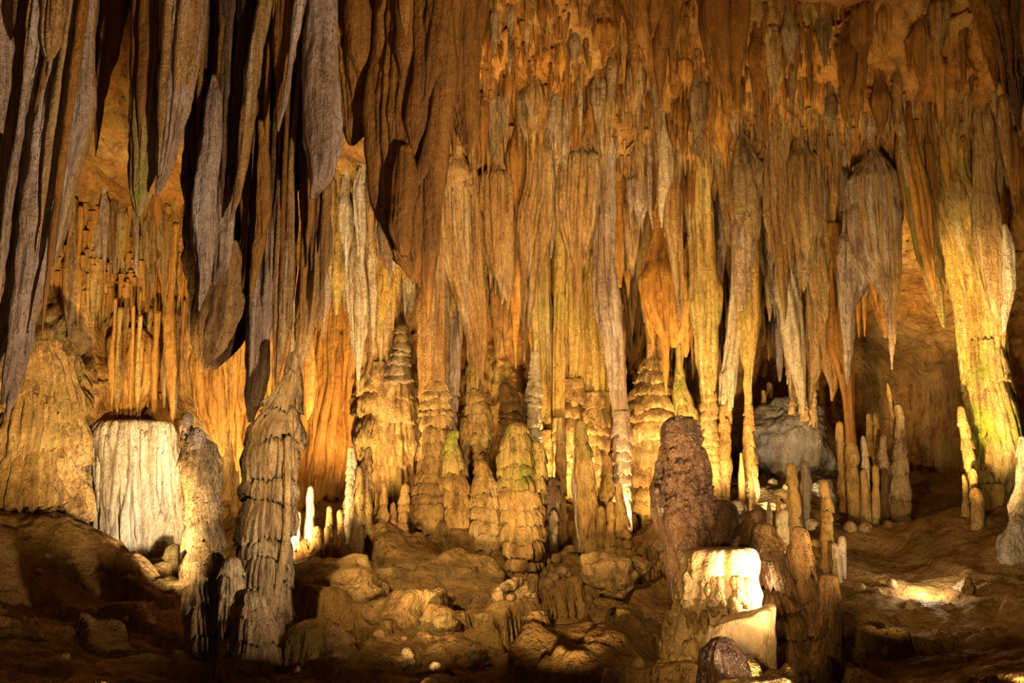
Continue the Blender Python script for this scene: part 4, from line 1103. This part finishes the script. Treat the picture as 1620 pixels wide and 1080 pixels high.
def spike(px, py, w, ln, Y, mat, label, group, lean=0.0, tipw=2.0):
    k = random.random()
    if k < 0.55:
        prof = [(0, 0.85), (0.12, 1.0), (0.45, 0.72), (0.8, 0.34), (1, 0.06)]
    elif k < 0.8:
        prof = [(0, 0.5), (0.15, 1.0), (0.5, 0.95), (0.72, 0.5), (0.9, 0.2), (1, 0.06)]
    else:
        prof = [(0, 1.0), (0.2, 0.7), (0.6, 0.5), (0.9, 0.3), (1, 0.08)]
    pts = [(px + lean * q * ln, py + q * ln, max(w * r, 1.5)) for q, r in prof]
    big = w > 21 and ln > 70
    hanging('stalactite', label, ST, pts, Y, mat, 0.9, ribs=(random.randint(3, 6) if big else 0), group=group, amp=0.36, flutes=clampi(w / 3.2, 4, 9), tips=0.5, q=0.85)


def scatter(n, xr, yr, wr, lr, mats, label, group, off=(0.0, 0.25), lean=0.0, keep=None, mind=13, tries=40, Yfix=None, ymin=None, anchor=False):
    placed = []
    for i in range(n):
        for _ in range(tries):
            x = random.uniform(*xr); y = random.uniform(*yr)
            if keep and not keep(x, y):
                continue
            if all(abs(x - a) > mind * 0.7 or abs(y - b) > mind * 3.2 for a, b in placed):
                break
        else:
            continue
        placed.append((x, y))
        Y = (Yfix(x, y) if Yfix else wall_hit(x, y)) - random.uniform(*off) + 0.08
        if ymin:
            Y = max(Y, ymin)
        w_ = random.uniform(*wr) ; ln = random.uniform(*lr) * (0.6 + 0.4 * w_ / wr[1])
        mat = random.choice(mats)
        spike(x, y, w_, ln, Y, mat, spike_label(x, w_, ln, wr, lr, mat, label, anchor), group, lean)


scatter(58, (760, 1560), (-10, 175), (12, 34), (50, 140), [TAN, BRN, BRN, SGG, AMB], 'stalactite on the high ceiling', 'stalactites of the high ceiling', mind=17, anchor=True)
scatter(64, (985, 1350), (150, 330), (13, 36), (80, 190), [TAN, TAN, BRN, BRN, SGG, LIL, TAN, AMB], 'stalactite in the upper curtain', 'upper row of the great curtain', off=(0.05, 0.3), mind=13, ymin=10.95, anchor=True)
scatter(56, (985, 1345), (330, 460), (13, 32), (90, 170), [TAN, TAN, AMB, YEL, LIL], 'stalactite in the lower curtain', 'lower row of the great curtain', off=(0.05, 0.5), mind=12, ymin=11.3, anchor=True)
scatter(30, (690, 985), (380, 470), (14, 32), (90, 190), [TAN, YEL, AMB, TAN], 'stalactite hanging below', 'stalactites under the fluted draperies', off=(0.1, 0.6), mind=13, ymin=11.2, anchor=True)
scatter(20, (750, 960), (130, 250), (14, 34), (70, 150), [TAN, BRN, SGG], 'stalactite on the rock above, one', 'stalactites above the fluted draperies', off=(0.0, 0.3), mind=16, anchor=True)
scatter(30, (105, 300), (300, 440), (10, 24), (70, 150), [YEL, AMB, LIL, TAN], 'stalactite on the wall above the dark ledge', 'golden stalactites above the dark ledge', off=(0.0, 0.3), mind=11)
scatter(12, (150, 290), (545, 600), (9, 16), (50, 100), [AMB, YEL, TAN], 'spike over the white flowstone', 'amber spikes over the white flowstone', off=(0.3, 0.7), mind=10)
scatter(26, (505, 670), (270, 400), (12, 30), (80, 170), [YEL, YEL, TAN, WHT], 'stalactite in the bright recess behind the brown draperies', 'yellow stalactites in the bright recess', off=(0.1, 0.6), mind=12)
scatter(20, (1420, 1620), (150, 300), (12, 30), (70, 170), [TAN, AMB, BRN], 'stalactite on the rock around', 'stalactites around the mossy column', off=(0.0, 0.3), lean=0.12, mind=13, anchor=True)
scatter(18, (1080, 1180), (500, 545), (5, 10), (40, 90), [AMB, TAN, DRK], 'straw in the dark gap beside the bright orange drapery', 'thin straws in the dark gap', Yfix=lambda x, y: 11.6, mind=5)
scatter(12, (300, 470), (470, 560), (12, 26), (60, 140), [AMB, YEL, WHT], 'stalactite behind the tall dark drapery', 'amber stalactites behind the dark drapery', Yfix=lambda x, y: 9.6, mind=11)

# the countless tiny drip points between the larger stalactites: one object of loose small geometry
def straws(n, xr, yr, lab, seed):
    r = np.random.default_rng(seed)
    vs, fs = [], []
    th = np.linspace(0, 2 * math.pi, 6, endpoint=False)
    base = 0
    px = r.uniform(*xr, n); py = r.uniform(*yr, n)
    Ys = np.arange(7.6, 15.5, 0.07)
    for i in range(n):
        p, k = pt(np.full_like(Ys, px[i]), np.full_like(Ys, py[i]), Ys)
        f = wall_at(p[:, 0], p[:, 2]) - Ys
        q = int(np.argmax(f < 0))
        c = p[max(q - 1, 0)]
        rad = r.uniform(1.6, 5.0) * k[q]; ln = rad * r.uniform(4, 13)
        tt = np.array([-0.25, 0.1, 0.5, 1.0]); rr = rad * np.array([1.3, 1.0, 0.62, 0.05])
        ring = np.stack([c[0] + rr[:, None] * np.cos(th), c[1] + rr[:, None] * np.sin(th), c[2] - tt[:, None] * ln + 0 * th], -1)
        vs.append(ring.reshape(-1, 3))
        for a in range(3):
            for b in range(6):
                fs.append((base + a * 6 + b, base + (a + 1) * 6 + b, base + (a + 1) * 6 + (b + 1) % 6, base + a * 6 + (b + 1) % 6))
        base += 24
    me = bpy.data.meshes.new('drip_points')
    me.from_pydata(np.concatenate(vs).tolist(), [], fs)
    me.polygons.foreach_set('use_smooth', np.ones(len(fs), bool))
    me.materials.append(MATS[lab[1]])
    ob = bpy.data.objects.new('drip_points', me); COL.objects.link(ob)
    tag(ob, lab[0], 'drip points', kind='stuff')


straws(900, (740, 1640), (150, 340), ('countless tiny brown drip points studding the high orange ceiling', TAN), 3)
straws(350, (90, 320), (330, 480), ('countless tiny golden drip points on the wall above the dark ledge', AMB), 4)
straws(350, (740, 1360), (-10, 150), ('countless tiny brown drip points on the highest part of the ceiling', BRN), 6)
straws(450, (500, 1350), (330, 520), ('countless tiny tan drip points between the curtain stalactites', TAN), 5)
